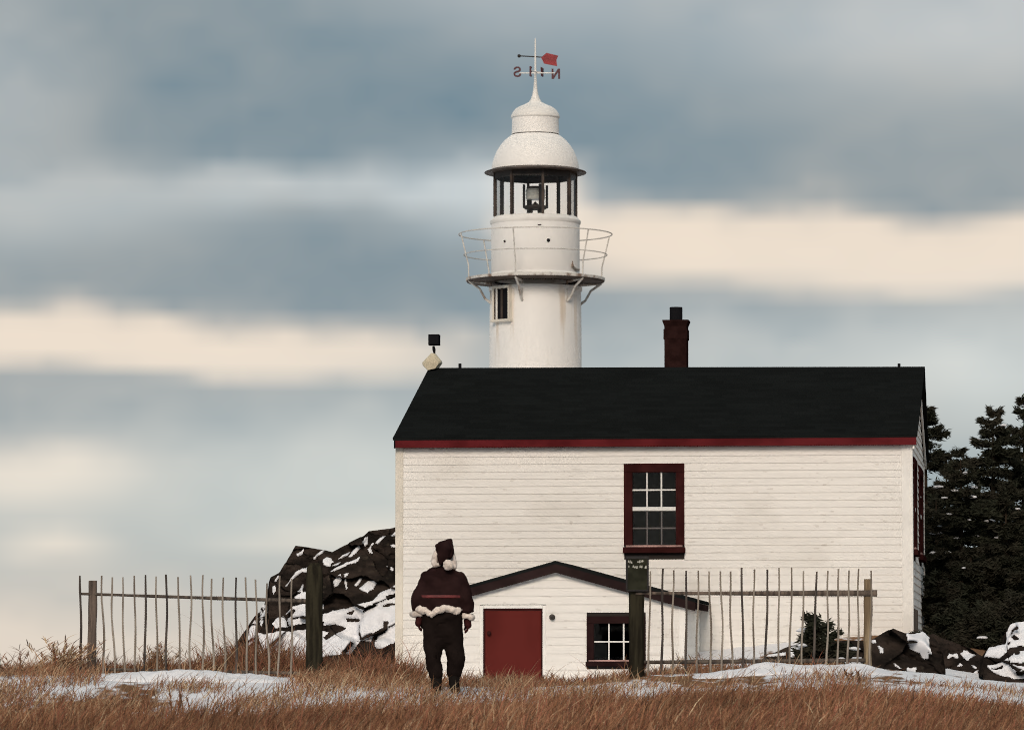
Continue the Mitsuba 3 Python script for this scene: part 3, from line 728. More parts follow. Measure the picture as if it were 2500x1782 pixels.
def stick(u0, v0, u1, v1, y, r, seed, n=9, bend=0.012, sides=7, ends=(1.0, 0.75)):
    rg_ = np.random.default_rng(seed)
    t = np.linspace(0, 1, n)
    p0, p1 = at(u0, v0, y), at(u1, v1, y)
    ph, ph2 = rg_.uniform(0, 6.28, 2)
    p = p0 + t[:, None] * (p1 - p0)
    w = np.sin(np.pi * t)
    p[:, 0] += bend * w * np.sin(t * 5 + ph) * rg_.uniform(0.5, 1.6)
    p[:, 1] += bend * w * np.sin(t * 4 + ph2)
    rr = r * np.linspace(ends[0], ends[1], n) * (1 + rg_.normal(0, 0.06, n))
    return tube(p, rr, sides)


LF = thing('picket_fence', 'stick picket fence standing left of the tall dark gate post', 'fence')
top_x = [95, 240, 310, 380, 455, 530, 600, 665, 745, 828, 910, 968, 1045, 1130, 1192, 1258, 1335, 1420, 1498]
bot_x = [100, 250, 325, 393, 460, 525, 605, 670, 758, 830, 905, 980, 1055, 1130, 1205, 1265, 1345, 1405, 1492]
top_y = [420, 420, 430, 430, 420, 415, 425, 412, 428, 418, 415, 440, 432, 432, 430, 445, 470, 420, 440]
dark_l = {0, 7, 5, 13}
for i, (a, b, c) in enumerate(zip(top_x, bot_x, top_y)):
    m = stick(160 + b / 2.713, 1672 if b > 300 else 1650, 160 + a / 2.713, 1250 + c / 2.713, FY - 0.05, 0.0165 if i in dark_l else 0.0145, 100 + i, bend=0.016)
    add('picket', m, 'dark_picket' if i in dark_l else 'picket', LF, smooth=50)
add('top_rail', stick(196, 1449, 752, 1467, FY, 0.022, 61, n=14, bend=0.02, sides=9, ends=(0.8, 1.1)), 'rail_wood', LF, smooth=50)
add('bottom_rail', stick(240, 1633, 752, 1643, FY, 0.020, 62, n=14, bend=0.02, sides=9, ends=(1, 1)), 'rail_wood', LF, smooth=50)
add('end_post', stick(224, 1660, 226.5, 1417, FY + 0.03, 0.052, 63, bend=0.006, sides=12, ends=(1.08, 0.95)), 'old_post', LF, smooth=50)

RF = thing('picket_fence', 'stick picket fence right of the sign, in front of the house wall', 'fence')
top_x = [292, 375, 447, 528, 608, 680, 755, 822, 895, 980, 1065, 1142, 1225, 1303, 1392, 1465, 1535, 1605, 1668, 1750]
bot_x = [278, 362, 440, 525, 600, 690, 765, 835, 905, 975, 1050, 1140, 1213, 1290, 1365, 1450, 1525, 1590, 1655, 1742]
rg2 = np.random.default_rng(9)
dark_r = {1, 3, 8, 10, 14}
for i, (a, b) in enumerate(zip(top_x, bot_x)):
    m = stick(1480 + b / 2.706, 1652, 1480 + a / 2.706, 1389 + rg2.uniform(-4, 6), FY - 0.05, 0.0170 if i in dark_r else 0.0145, 200 + i, bend=0.012)
    add('picket', m, 'dark_picket' if i in dark_r else 'picket', RF, smooth=50)
add('top_rail', stick(1552, 1448, 2141, 1448, FY + 0.02, 0.034, 71, n=14, bend=0.012, sides=10, ends=(0.55, 1.25)), 'old_post', RF, smooth=50)
add('bottom_rail', stick(1572, 1616, 2112, 1611, FY + 0.02, 0.026, 72, n=14, bend=0.02, sides=9, ends=(1, 1)), 'rail_wood', RF, smooth=50)
add('end_post', stick(2119, 1650, 2118, 1413, FY + 0.06, 0.050, 73, bend=0.004, sides=12, ends=(1.05, 1)), 'pale_post', RF, smooth=50)


def square_post(u0, u1, v0, v1, y, bulge=0.012, taper=0.0, cap=0.06):
    """A hewn post with worn arrises and a weathered, domed head."""
    a, b = at(u0, v1, y), at(u1, v1, y)
    zt = at((u0 + u1) / 2, v0, y)[2]
    w, c = (b[0] - a[0]) / 2, (a[0] + b[0]) / 2
    prof = []
    for z, f in ((a[2], 1.0), (a[2] + (zt - a[2]) * 0.5, 0.985), (zt - cap, 1.0 - taper), (zt - cap * 0.35, 0.86 - taper), (zt, 0.5)):
        ww = w * f
        k = ww * 0.28
        prof.append([(c + sx * xx, y + sy * yy, z) for sx, sy in ((-1, -1), (1, -1), (1, 1), (-1, 1)) for xx, yy in ((ww, ww - k), (ww - k, ww))])
    ms = [hull(prof[i] + prof[i + 1]) for i in range(len(prof) - 1)]
    mf = m3.Manifold.batch_hull([m3.Manifold(m3.Mesh(np.array(x.vertices, np.float32), np.array(x.faces, np.uint32))) for x in ms]).refine_to_length(0.05)
    mm = mf.to_mesh()
    t = trimesh.Trimesh(mm.vert_properties[:, :3], mm.tri_verts)
    return roughen(t, bulge, 5.0, int(u0))


gp = thing('gate_post', 'tall thick dark post at the right end of the left fence', 'post')
add('shaft', square_post(746.5, 787, 1374, 1690, FY + 0.05, cap=0.16), 'gate_post', gp, smooth=40)
sp = thing('sign_post', 'dark post carrying a small dark green notice board beside the right fence', 'sign')
add('post', square_post(1536, 1573, 1395, 1690, FY + 0.12, cap=0.03), 'gate_post', sp, smooth=40)
SY = FY - 0.03
SGN = Frame(np.array([0, SY, 0.0]), [1, 0, 0], [0, -1, 0])
s0, s1 = at(1528, 1443.5, SY), at(1584, 1357.5, SY)
board = add('board', SGN.box(s0[0] + 0.012, s1[0] - 0.012, -0.02, 0.008, s0[2] + 0.012, s1[2] - 0.012), 'sign_green', sp)
fw = 0.030
add('frame', join([SGN.bevel(s0[0], s1[0], -0.02, 0.018, s1[2] - 0.036, s1[2]), SGN.bevel(s0[0], s1[0], -0.02, 0.018, s0[2], s0[2] + 0.022), SGN.bevel(s0[0], s0[0] + fw * .8, -0.02, 0.0165, s0[2] + .022, s1[2] - .036),
                   SGN.bevel(s1[0] - fw * .8, s1[0], -0.02, 0.0165, s0[2] + .022, s1[2] - .036)]), 'sign_frame', board)
marks = []
for u0, u1, v0, v1 in ((1533, 1536, 1367, 1373), (1536.5, 1539.5, 1367, 1374.5), (1540, 1543.5, 1370, 1375.5), (1555.5, 1559, 1369, 1373.5), (1559.5, 1564, 1367, 1374), (1565, 1571, 1366.5, 1372),
                       (1533.5, 1536.5, 1380, 1384.5), (1544, 1547.5, 1379.5, 1385), (1548, 1552, 1381.5, 1386.5), (1553, 1557, 1380.5, 1388), (1561, 1564.5, 1379.5, 1386), (1565, 1568.5, 1379.5, 1386.5), (1573.5, 1579, 1380, 1388)):
    p, q = at(u0, v1, SY), at(u1, v0, SY)
    w, h = (q[0] - p[0]), (q[2] - p[2])
    marks.append(SGN.panel(Polygon([(p[0], p[2] + h * .2), (p[0] + w * .4, p[2]), (q[0], p[2] + h * .15), (q[0] - w * .1, q[2]), (p[0] + w * .3, q[2] - h * .1)]), 0.0085, 0.0095))
add('lettering', join(marks), 'sign_print', board)

# ------------------------------------------------------------------ rocks with snow
def relief(key_name, label, sil, vbot, y0, lean, polys, holes, conv, seed, parent=None, step=2.2, thick=1.2, facet=0.16, cells=0.45, category='rock'):
    """A solid crag: front face from its outline (u, v) measured at y0, leaning back, broken by flat facets; snow lies on it in patches of their own."""
    K = thing(key_name, label, category)
    sil = np.array([conv(*p) for p in sil])
    u0, u1 = sil[0, 0], sil[-1, 0]
    nu = int((u1 - u0) / step) + 1
    us = np.linspace(u0, u1, nu)
    top = np.interp(us, sil[:, 0], sil[:, 1])
    vb = conv(0, vbot)[1] if conv is not ident else vbot
    nv = int((vb - top.min()) / step) + 1
    t = np.linspace(0, 1, nv)
    U = np.repeat(us[None], nv, 0)
    V = top[None] + (vb - top[None]) * t[:, None]
    rg_ = np.random.default_rng(seed)
    P0 = np.stack([at(u, v, y0) for u, v in zip(U.ravel(), V.ravel())]).reshape(nv, nu, 3)
    X, Z = P0[..., 0], P0[..., 2]
    zb, zt = Z.min(), Z.max()
    # flat facets: every cell of a scattered set has its own tilt
    area = (X.max() - X.min()) * (zt - zb)
    nc = max(6, int(area / (cells * cells)))
    c = np.stack([rg_.uniform(X.min(), X.max(), nc), rg_.uniform(zb, zt, nc)], 1)
    tilt = rg_.normal(0, 0.42, (nc, 2))
    off = rg_.normal(0, facet * 0.35, nc)
    wob = (meshkit.fbm(np.stack([X * 3, Z * 3, X * 0], -1), 3, seed) - 0.5) * 0.25
    dist = (X[..., None] - c[:, 0] + wob[..., None]) ** 2 + (1.6 * (Z[..., None] - c[:, 1]) + wob[..., None]) ** 2
    k = dist.argmin(-1)
    bump = off[k] + tilt[k, 0] * (X - c[k, 0]) + tilt[k, 1] * (Z - c[k, 1])
    fine = (meshkit.fbm(np.stack([X * 7, Z * 9, X * 0 + 2], -1), 5, seed + 3) - 0.5) * 0.17
    Y = y0 + lean * (Z - zb) + bump + fine
    front = np.stack([X, Y, Z], -1)
    # back: from the rim down behind
    nb = 8
    tb = np.linspace(0, 1, nb + 1)[1:]
    rim = front[0]
    back = np.stack([np.stack([rim[:, 0], rim[:, 1] + thick * math.sqrt(s), rim[:, 2] * (1 - s * s) + (zb - 0.3) * s * s - 0.02], -1) for s in tb])
    allp = np.concatenate([back[::-1], front], 0)
    R = allp.shape[0]
    i, j = np.meshgrid(np.arange(R - 1), np.arange(nu - 1), indexing='ij')
    q = np.stack([i * nu + j, (i + 1) * nu + j, (i + 1) * nu + j + 1, i * nu + j + 1], -1).reshape(-1, 4)
    add('stone', (allp.reshape(-1, 3), q), 'rock', K, smooth=24)
    # snow
    Uw = U + (meshkit.fbm(np.stack([X * 6, Z * 6, X * 0 + 5], -1), 2, seed + 8) - 0.5) * 9
    Vw = V + (meshkit.fbm(np.stack([X * 6, Z * 6, X * 0 + 9], -1), 2, seed + 9) - 0.5) * 9
    m = np.zeros(U.shape, bool)
    for pl in polys:
        m |= shapely.contains_xy(Polygon([conv(*p) for p in pl]).buffer(0), Uw, Vw)
    for pl in holes:
        m &= ~shapely.contains_xy(Polygon([conv(*p) for p in pl]).buffer(0), Uw, Vw)
    cell = m[:-1, :-1] & m[1:, :-1] & m[:-1, 1:] & m[1:, 1:]
    lab, n = ndimage.label(cell)
    dt = ndimage.distance_transform_edt(m)
    lift = 0.05 * (1 - np.exp(-dt / 3.0)) - 0.004 * (dt <= 1)
    sm = ndimage.gaussian_filter(front, (1.6, 1.6, 0)) * (dt > 1)[..., None] + front * (dt <= 1)[..., None]
    SP = sm + lift[..., None] * np.array([0, -0.8, 0.6])
    for g in range(1, n + 1):
        ci, cj = np.nonzero(lab == g)
        if len(ci) < 6:
            continue
        qq = np.stack([ci * nu + cj, (ci + 1) * nu + cj, (ci + 1) * nu + cj + 1, ci * nu + cj + 1], -1)
        ids, inv = np.unique(qq, return_inverse=True)
        add('snow_patch', (SP.reshape(-1, 3)[ids], inv.reshape(-1, 4)), 'snow', K, smooth=True)
    return K


def ident(u, v):
    return (u, v)


cv_l = lambda x, y: (620 + x / 3.868, 1240 + y / 3.868)
sil_l = [(-232, 1354), (-139, 1206), (77, 890), (97, 774), (116, 638), (200, 592), (345, 325), (480, 344), (640, 371), (700, 387), (800, 329), (1000, 228), (1050, 181), (1250, 155), (1350, 128), (1640, 85)]
pol_l = [[(350, 400), (380, 390), (425, 350), (440, 360), (410, 420), (365, 435)], [(510, 460), (540, 420), (600, 375), (635, 370), (610, 410), (560, 440), (530, 480)],
         [(340, 590), (420, 555), (550, 510), (560, 525), (500, 560), (490, 610), (430, 600), (350, 640), (300, 700), (275, 745), (262, 735), (310, 660)],
         [(600, 470), (650, 430), (700, 450), (720, 490), (680, 540), (620, 520)], [(740, 470), (790, 420), (850, 390), (880, 385), (850, 430), (790, 460)], [(850, 455), (900, 380), (960, 310), (985, 350), (960, 400), (900, 440)],
         [(690, 530), (760, 495), (795, 500), (740, 540)], [(655, 605), (740, 550), (850, 500), (950, 440), (990, 435), (940, 485), (850, 535), (740, 590)], [(975, 300), (1000, 235), (1045, 215), (1038, 310), (1010, 340)],
         [(1115, 305), (1150, 250), (1225, 215), (1200, 265), (1150, 315)], [(1038, 365), (1080, 300), (1112, 290), (1108, 320), (1085, 350), (1105, 412), (1060, 405)], [(1250, 225), (1290, 190), (1380, 155), (1380, 195), (1300, 240), (1260, 242)],
         [(1250, 318), (1380, 328), (1380, 362), (1270, 352)], [(705, 700), (760, 630), (800, 608), (808, 670), (770, 732), (730, 742)], [(818, 612), (875, 598), (872, 622), (848, 642), (865, 750), (838, 778), (825, 700)],
         [(918, 712), (970, 638), (1008, 638), (990, 682), (940, 748)], [(958, 752), (1050, 680), (1120, 658), (1148, 690), (1120, 762), (1050, 808), (990, 792)], [(1185, 495), (1295, 560), (1305, 605), (1268, 592), (1205, 530)],
         [(145, 685), (200, 618), (218, 640), (170, 700)], [(128, 742), (170, 722), (184, 770), (140, 824), (128, 780)], [(75, 815), (110, 785), (120, 830), (90, 845)], [(380, 785), (430, 695), (445, 720), (422, 805)], [(355, 832), (440, 778), (485, 800), (500, 862), (368, 858)],
         [(640, 990), (900, 930), (1100, 862), (1200, 770), (1340, 700), (1640, 640), (1640, 1300), (1345, 1270), (1240, 1335), (1180, 1350), (1120, 1290), (1000, 1260), (900, 1375), (560, 1430), (560, 1240), (640, 1230)],
         [(255, 1005), (330, 918), (470, 895), (640, 900), (640, 1060), (420, 1092), (195, 1145), (145, 1085), (210, 1022)], [(35, 905), (90, 895), (115, 1000), (60, 1065), (35, 985)], [(35, 1065), (95, 1055), (62, 1135)],
         [(40, 1185), (480, 1140), (640, 1130), (640, 1420), (380, 1450), (0, 1450)], [(-60, 1140), (0, 1040), (25, 1100), (20, 1250), (-60, 1300)]]
hol_l = [[(850, 1046), (985, 1058), (940, 1082), (858, 1078)], [(1025, 952), (1080, 916), (1145, 906), (1062, 952), (1035, 974)], [(1195, 924), (1250, 886), (1315, 898), (1240, 924)], [(1225, 822), (1345, 790), (1345, 822), (1250, 848)], [(865, 1003), (922, 970), (900, 1014)],
         [(1205, 1058), (1244, 1056), (1244, 1112), (1224, 1174), (1164, 1204), (1135, 1285), (1105, 1272), (1138, 1188), (1208, 1130)], [(560, 1112), (740, 1096), (800, 1118), (835, 1130), (750, 1195), (680, 1245), (655, 1232), (715, 1165), (560, 1152)],
         [(260, 1010), (340, 945), (355, 965), (285, 1035)], [(200, 1150), (310, 1125), (415, 1090), (420, 1102), (300, 1150), (205, 1160)], [(955, 1352), (1000, 1266), (1132, 1266), (1152, 1330), (1222, 1332), (1345, 1265), (1340, 1440), (960, 1440)]]
relief('rock_outcrop', 'dark craggy outcrop streaked with snow left of the house', sil_l, 1480, 71.0, 0.85, pol_l, hol_l, cv_l, 5)

cv_r = lambda x, y: (2080 + x / 5.426, 1480 + y / 5.426)
sil_a = [(150, 700), (220, 470), (285, 440), (350, 400), (470, 330), (550, 288), (620, 320), (700, 350), (790, 346), (930, 340), (960, 318), (1010, 350), (1060, 395), (1140, 430), (1200, 600), (1240, 850)]
pol_a = [[(712, 358), (900, 346), (960, 320), (1010, 355), (1072, 420), (1062, 560), (1078, 645), (1030, 625), (1025, 695), (968, 692), (900, 622), (788, 572), (738, 452)], [(348, 540), (380, 518), (432, 560), (442, 620), (515, 662), (500, 680), (430, 642), (372, 632), (372, 580)],
         [(530, 752), (575, 762), (665, 828), (640, 845), (570, 802)], [(706, 808), (740, 798), (800, 812), (884, 788), (862, 880), (820, 944), (770, 944), (728, 880)], [(270, 446), (352, 458), (352, 504), (288, 504)]]
relief('boulder', 'dark brown boulder with a white snow face at the right house corner', sil_a, 1010, 61.0, 0.45, pol_a, [], cv_r, 21, thick=0.8, facet=0.10, cells=0.35)
sil_b = [(960, 900), (1000, 560), (1060, 380), (1140, 350), (1220, 400), (1400, 470), (1600, 545), (1700, 630), (1800, 690), (1900, 780), (1960, 900)]
pol_b = [[(1272, 684), (1310, 638), (1360, 650), (1424, 626), (1446, 660), (1422, 714), (1360, 682), (1308, 720)], [(1456, 622), (1502, 565), (1560, 578), (1612, 628), (1698, 660), (1602, 694), (1540, 744), (1488, 692)], [(1180, 742), (1222, 726), (1250, 772), (1200, 764)],
         [(1080, 802), (1180, 782), (1252, 812), (1180, 830), (1086, 824)], [(1396, 804), (1440, 740), (1496, 792), (1440, 810)], [(1080, 935), (1110, 898), (1180, 878), (1330, 866), (1382, 898), (1446, 985), (1090, 985)], [(1586, 788), (1640, 786), (1686, 832), (1640, 856)],
         [(1515, 975), (1640, 868), (1748, 846), (1724, 902), (1642, 934), (1560, 976)], [(1386, 882), (1420, 856), (1446, 890), (1410, 910)], [(1020, 320), (1060, 312), (1146, 350), (1130, 370), (1036, 364)]]
relief('rock_pile', 'low dark rubble dotted with small snow patches below the spruces', sil_b, 1010, 63.0, 0.9, pol_b, [], cv_r, 33, thick=0.9, facet=0.10, cells=0.28)
sil_c = [(1740, 900), (1770, 690), (1795, 615), (1840, 555), (1900, 528), (2070, 492), (2095, 440), (2100, 340), (2150, 240), (2279, 218), (2500, 195), (2700, 260), (2760, 700)]
pol_c = [[(1772, 692), (1800, 600), (1850, 548), (2000, 508), (2279, 466), (2700, 430), (2700, 520), (2279, 540), (2130, 562), (2060, 642), (1990, 694), (1850, 684)], [(1785, 792), (1950, 768), (2080, 700), (2200, 610), (2400, 560), (2700, 560), (2700, 985), (2150, 960), (1900, 885)],
         [(2100, 340), (2150, 236), (2400, 190), (2700, 200), (2700, 470), (2100, 482), (2090, 420)]]
hol_c = [[(2090, 770), (2250, 765), (2400, 740), (2400, 790), (2210, 800)], [(2180, 400), (2215, 392), (2260, 450), (2200, 455)], [(1880, 830), (2020, 800), (2010, 822)], [(2190, 640), (2260, 600), (2240, 640)], [(2200, 880), (2340, 850), (2330, 900), (2220, 910)]]
relief('boulder', 'snow covered boulder at the right edge of the picture', sil_c, 1010, 62.0, 0.8, pol_c, hol_c, cv_r, 44, thick=0.9, facet=0.10, cells=0.35)
cv_d = lambda x, y: (1830 + x / 6.906, 1480 + y / 6.906)
sil_d = [(150, 940), (300, 840), (600, 700), (700, 660), (850, 640), (1000, 622), (1300, 590), (1700, 570), (1930, 575), (2150, 560), (2300, 800)]
pol_d = [[(695, 685), (860, 650), (1060, 638), (1066, 690), (905, 702), (964, 864), (700, 864)], [(1136, 692), (1200, 655), (1422, 638), (1434, 720), (1404, 856), (1250, 856), (1176, 792)], [(300, 825), (480, 788), (644, 756), (644, 824), (315, 856)], [(1530, 740), (1565, 735), (1570, 790), (1535, 790)]]
relief('rock_ledge', 'low dark ledge with snow lumps behind the right fence', sil_d, 1060, 62.2, 0.6, pol_d, [], cv_d, 55, thick=0.7, facet=0.06, cells=0.3)

# ------------------------------------------------------------------ spruces
def spruce(label, u, v_top, y, height, radius, seed, dens=1.0, snow=0.35, group=None):
    rg_ = np.random.default_rng(seed)
    top = at(u, v_top, y)
    base = np.array([top[0], y, min(top[2] - height, float(ground_z(top[0], y)) - 0.05)])
    H = top[2] - base[2]
    K = thing('spruce_tree', label, 'tree', group)
    tt = np.linspace(0, 1, 10)
    sway = 0.05 * np.sin(tt * 3 + seed)
    trunk = np.stack([base[0] + sway * 0.5 * (1 - tt), base[1] + 0 * tt, base[2] + tt * H * 0.93], 1)
    add('trunk', tube(trunk, 0.085 * H / 4 * (1 - tt) + 0.010, 8), 'bark', K, smooth=50)
    segs, pads, twig = [], [], []
    z = 0.03
    while z < 0.985:
        f = 1 - z
        nb = 5 if z < 0.9 else 3
        for b in range(nb):
            a = rg_.uniform(0, 2 * np.pi)
            ln = radius * (f ** 0.72) * rg_.uniform(0.55, 1.2) + 0.05
            if z > 0.8:
                ln *= rg_.uniform(0.6, 1.35)
            droop = rg_.uniform(-0.34, -0.05) + 0.5 * max(0, z - 0.6)
            d = np.array([math.cos(a), math.sin(a), droop])
            p0 = base + np.array([0, 0, z * H + rg_.normal(0, 0.02)])
            n = max(4, int(ln * 9))
            s = np.linspace(0, 1, n)
            curve = p0 + s[:, None] * d * ln + np.array([0, 0, 1]) * (0.20 * ln * s ** 2.2)[:, None]
            twig.append((curve[::max(1, n // 4)], 0.010 * (1 - 0.6 * z)))
            m = int((420 * ln + 36) * dens)
            ti = rg_.uniform(0.08, 1.0, m) ** 0.8
            c = p0 + ti[:, None] * d * ln + np.array([0, 0, 1]) * (0.20 * ln * ti ** 2.2)[:, None]
            side = np.array([-math.sin(a), math.cos(a), 0])
            w = (1 - ti) * 0.30 * ln + 0.035
            c = c + side * (rg_.normal(0, 0.55, m) * w)[:, None] + np.array([0, 0, 1]) * rg_.normal(-0.012, 0.03, m)[:, None]
            dirs = d / np.linalg.norm(d) * 0.7 + side * rg_.normal(0, 0.6, m)[:, None] + np.array([0, 0, 1]) * rg_.normal(0.15, 0.35, m)[:, None] + rg_.normal(0, 0.15, (m, 3))
            dirs /= np.linalg.norm(dirs, axis=1, keepdims=True)
            segs.append((c, dirs))
            if rg_.uniform() < snow * (0.5 + 0.6 * (0.35 < z < 0.85)) and ln > 0.25:
                q = rg_.integers(n // 2, n)
                pads.append((curve[q] + np.array([0, 0, 0.035]), rg_.uniform(0.03, 0.075), a))
        z += min(0.20, 0.02 + 0.09 * H) / H * rg_.uniform(0.7, 1.15)
    c = np.concatenate([s[0] for s in segs])
    d = np.concatenate([s[1] for s in segs])
    m = len(c)
    ln = rg_.uniform(0.06, 0.15, m)[:, None]
    sd = np.cross(d, rg_.normal(0, 1, (m, 3)))
    sd /= np.linalg.norm(sd, axis=1, keepdims=True) + 1e-9
    w = rg_.uniform(0.007, 0.018, m)[:, None]
    V = np.stack([c - d * ln * 0.4 - sd * w * 0.5, c + sd * w + d * ln * 0.1, c + d * ln * 0.65, c - sd * w + d * ln * 0.1], 1).reshape(-1, 3)
    Fq = np.arange(4 * m).reshape(m, 4)
    add('branches', join([tube(t_, [r_ * 1.3] + [r_] * (len(t_) - 2) + [r_ * 0.4] if len(t_) > 2 else r_, 5, cap=False) for t_, r_ in twig if len(t_) >= 2]), 'bark', K)
    add('crown', (V, Fq), 'needle', K)
    if pads:
        ms = []
        for p, r, a in pads:
            s = trimesh.creation.icosphere(2, 1.0)
            vv = s.vertices * (1 + 0.5 * (meshkit.noise(s.vertices * 2.3 + p, seed)[:, None] - 0.5))
            vv = vv * np.array([r * 1.5, r * 0.9, r * 0.42])
            ca, sa = math.cos(a), math.sin(a)
            vv = np.stack([vv[:, 0] * ca - vv[:, 1] * sa, vv[:, 0] * sa + vv[:, 1] * ca, vv[:, 2]], 1)
            ms.append(trimesh.Trimesh(vv + p, s.faces))
        k = add('snow_load', join(ms), 'snow', K, smooth=True)
        labels[k] = {'label': 'small pads of snow on the boughs', 'kind': 'stuff'}
    return K


spruce('tall dark spruce rising right behind the roof corner of the house', 2258, 978, 76.5, 4.3, 1.42, 1, dens=1.5, snow=0.10)
spruce('dark spruce with a clear pointed top between the two outer spruces', 2424, 982, 75.0, 4.2, 1.25, 2, dens=1.5, snow=0.14)
spruce('spruce at the right edge, its top leaning out of the picture', 2500, 968, 76.0, 4.2, 1.20, 3, dens=1.5, snow=0.10)
spruce('shorter snow flecked spruce in the gap between the two tall tops', 2345, 1085, 73.5, 3.4, 1.05, 4, dens=1.6, snow=0.55)
spruce('low bushy spruce close beside the right wall of the house', 2285, 1190, 74.5, 2.9, 0.9, 5, dens=1.6, snow=0.06)
spruce('low spruce in front of the others at the right edge', 2455, 1175, 73.0, 2.9, 1.0, 6, dens=1.6, snow=0.05)
spruce('squat dark spruce at the foot of the trees above the rubble', 2370, 1330, 72.5, 1.9, 0.9, 7, dens=1.8, snow=0.05)
spruce('squat spruce behind the snow covered boulder', 2500, 1320, 72.8, 1.9, 0.8, 8, dens=1.8, snow=0.05)
spruce('low dark spruce behind the boulder by the house corner', 2290, 1400, 71.8, 1.4, 0.8, 12, dens=1.9, snow=0.03)
spruce('slender spruce half hidden between the house wall and the snow flecked spruce', 2310, 1120, 75.5, 3.3, 0.95, 13, dens=1.7, snow=0.05)
spruce('dense spruce below the clear pointed top, right of the snow flecked one', 2415, 1230, 73.8, 2.7, 1.0, 14, dens=1.7, snow=0.12)
spruce('lowest spruce spreading over the rubble at the right', 2400, 1475, 66.2, 1.0, 0.75, 15, dens=2.2, snow=0.05)
spruce('low spruce spreading above the snow covered boulder', 2480, 1450, 66.0, 1.0, 0.75, 16, dens=2.2, snow=0.03)
spruce('dark low spruce squeezed between boulder and house corner', 2318, 1468, 66.6, 1.0, 0.72, 17, dens=2.2, snow=0.03)
spruce('small spruce sapling behind the right fence', 1998, 1497, 60.5, 0.62, 0.55, 9, dens=1.0, snow=0.25)

# ------------------------------------------------------------------ person
PY = 54.0
PB = at(1080, 1697, PY)
person_c = lambda u, v, y=0.0: np.array([(u - 1080) / 203.7, y, (1697 - v) / 203.7])
PC = person_c


def place(m):
    m = m.copy()
    m.apply_translation(PB)
    return m


PN = thing('person', 'person seen from behind in dark red suit with white fur trim and hat', 'person')
hd = PC(1085, 1352, 0.02)
shL, shR = PC(1042, 1413), PC(1121, 1411)
elL, elR = PC(1024, 1464, -0.03), PC(1137, 1466, -0.03)
wrL, wrR = PC(1020, 1500, 0.02), PC(1141, 1505, 0.02)
hpL, hpR = PC(1058, 1520), PC(1103, 1520)
knL, knR = PC(1057, 1608, 0.01), PC(1111, 1602, 0.03)
anL, anR = PC(1066, 1672, 0.0), PC(1108, 1668, 0.05)
bones = [(hd + [0, 0.0, 0.02], 0.095, hd + [0, 0.02, -0.05], 0.075), (hd + [0, 0.02, -0.08], 0.055, PC(1080, 1398), 0.06), (PC(1060, 1425), 0.09, PC(1100, 1425), 0.09), (PC(1080, 1425), 0.10, PC(1080, 1480), 0.10), (PC(1080, 1480), 0.10, PC(1080, 1515), 0.10),
         (shL, 0.06, elL, 0.045), (elL, 0.045, wrL, 0.03), (shR, 0.06, elR, 0.045), (elR, 0.045, wrR, 0.03), (PC(1065, 1425), 0.08, shL, 0.06), (PC(1095, 1425), 0.08, shR, 0.06),
         (hpL, 0.09, knL, 0.06), (knL, 0.06, anL, 0.045), (hpR, 0.09, knR, 0.06), (knR, 0.06, anR, 0.045)]
# nose, brow, ears on the far and side faces of the head
bones += [(hd + [0.01, 0.115, 0.0], 0.012, hd + [0.01, 0.125, -0.03], 0.017), (hd + [-0.035, 0.09, 0.025], 0.02, hd + [0.05, 0.09, 0.025], 0.02), (hd + [0.0, 0.07, -0.075], 0.03, hd + [0.01, 0.09, -0.085], 0.022)]
bones += [(hd + [sx * 0.092, 0.005, 0.015], 0.014, hd + [sx * 0.097, 0.0, -0.03], 0.010) for sx in (-1, 1)]
add('body', place(blob(bones, 0.025, 5)), 'skin', PN, smooth=True)
coat = []
for (uu0, uu1, v, r) in ((1056, 1104, 1408, 0.085), (1050, 1108, 1425, 0.145), (1049, 1107, 1450, 0.155), (1047, 1104, 1468, 0.16), (1044, 1100, 1484, 0.165)):
    coat.append((PC(uu0, v), r, PC(uu1, v), r))
rows = list(coat)
tor = [m3.Manifold.batch_hull([m3.Manifold.sphere(r, 20).scale((1, 0.92, 1)).translate(tuple(p)) for p, r in ((a[0], a[1]), (a[2], a[3]), (b[0], b[1]), (b[2], b[3]))]) for a, b in zip(rows, rows[1:])]
arms = [(shL, 0.085, elL, 0.098), (elL, 0.098, PC(1022, 1492, 0.0), 0.078), (shR, 0.085, elR, 0.090), (elR, 0.090, PC(1140, 1497, 0.0), 0.080), (PC(1072, 1393), 0.07, shL + [0, 0, -0.01], 0.08), (PC(1092, 1393), 0.07, shR + [0, 0, -0.01], 0.08), (PC(1080, 1388), 0.075, PC(1080, 1410), 0.12)]
am = [m3.Manifold.batch_hull([m3.Manifold.sphere(r, 18).translate(tuple(map(float, p))) for p, r in ((a, b), (c, d_))]) for a, b, c, d_ in arms]
cm = m3.Manifold.batch_boolean(tor + am, m3.OpType.Add)
cut = m3.Manifold.cube((2, 2, 2), True).translate((0, 0, float(PC(0, 1494)[2]) - 1.0 - 0.0))
cm = (cm - cut).refine_to_length(0.028).to_mesh()
cmesh = trimesh.Trimesh(cm.vert_properties[:, :3], cm.tri_verts)
trimesh.smoothing.filter_taubin(cmesh, iterations=4)
cmesh = roughen(roughen(cmesh, 0.024, 6.0, 3), 0.010, 17.0, 7)
coatk = add('coat', place(cmesh), 'coat', PN, smooth=True)
# fur hem, wavy and bunched
hc = PC(1071.5, 1489)


def hemz(a):
    x = math.degrees(a) % 360
    pts = [(0, 0.0), (180, 0.015), (205, 0.010), (235, -0.012), (250, -0.062), (264, -0.012), (285, 0.012), (305, 0.0), (318, -0.02), (335, 0.0), (360, 0.0)]
    return float(np.interp(x, [p[0] for p in pts], [p[1] for p in pts]))


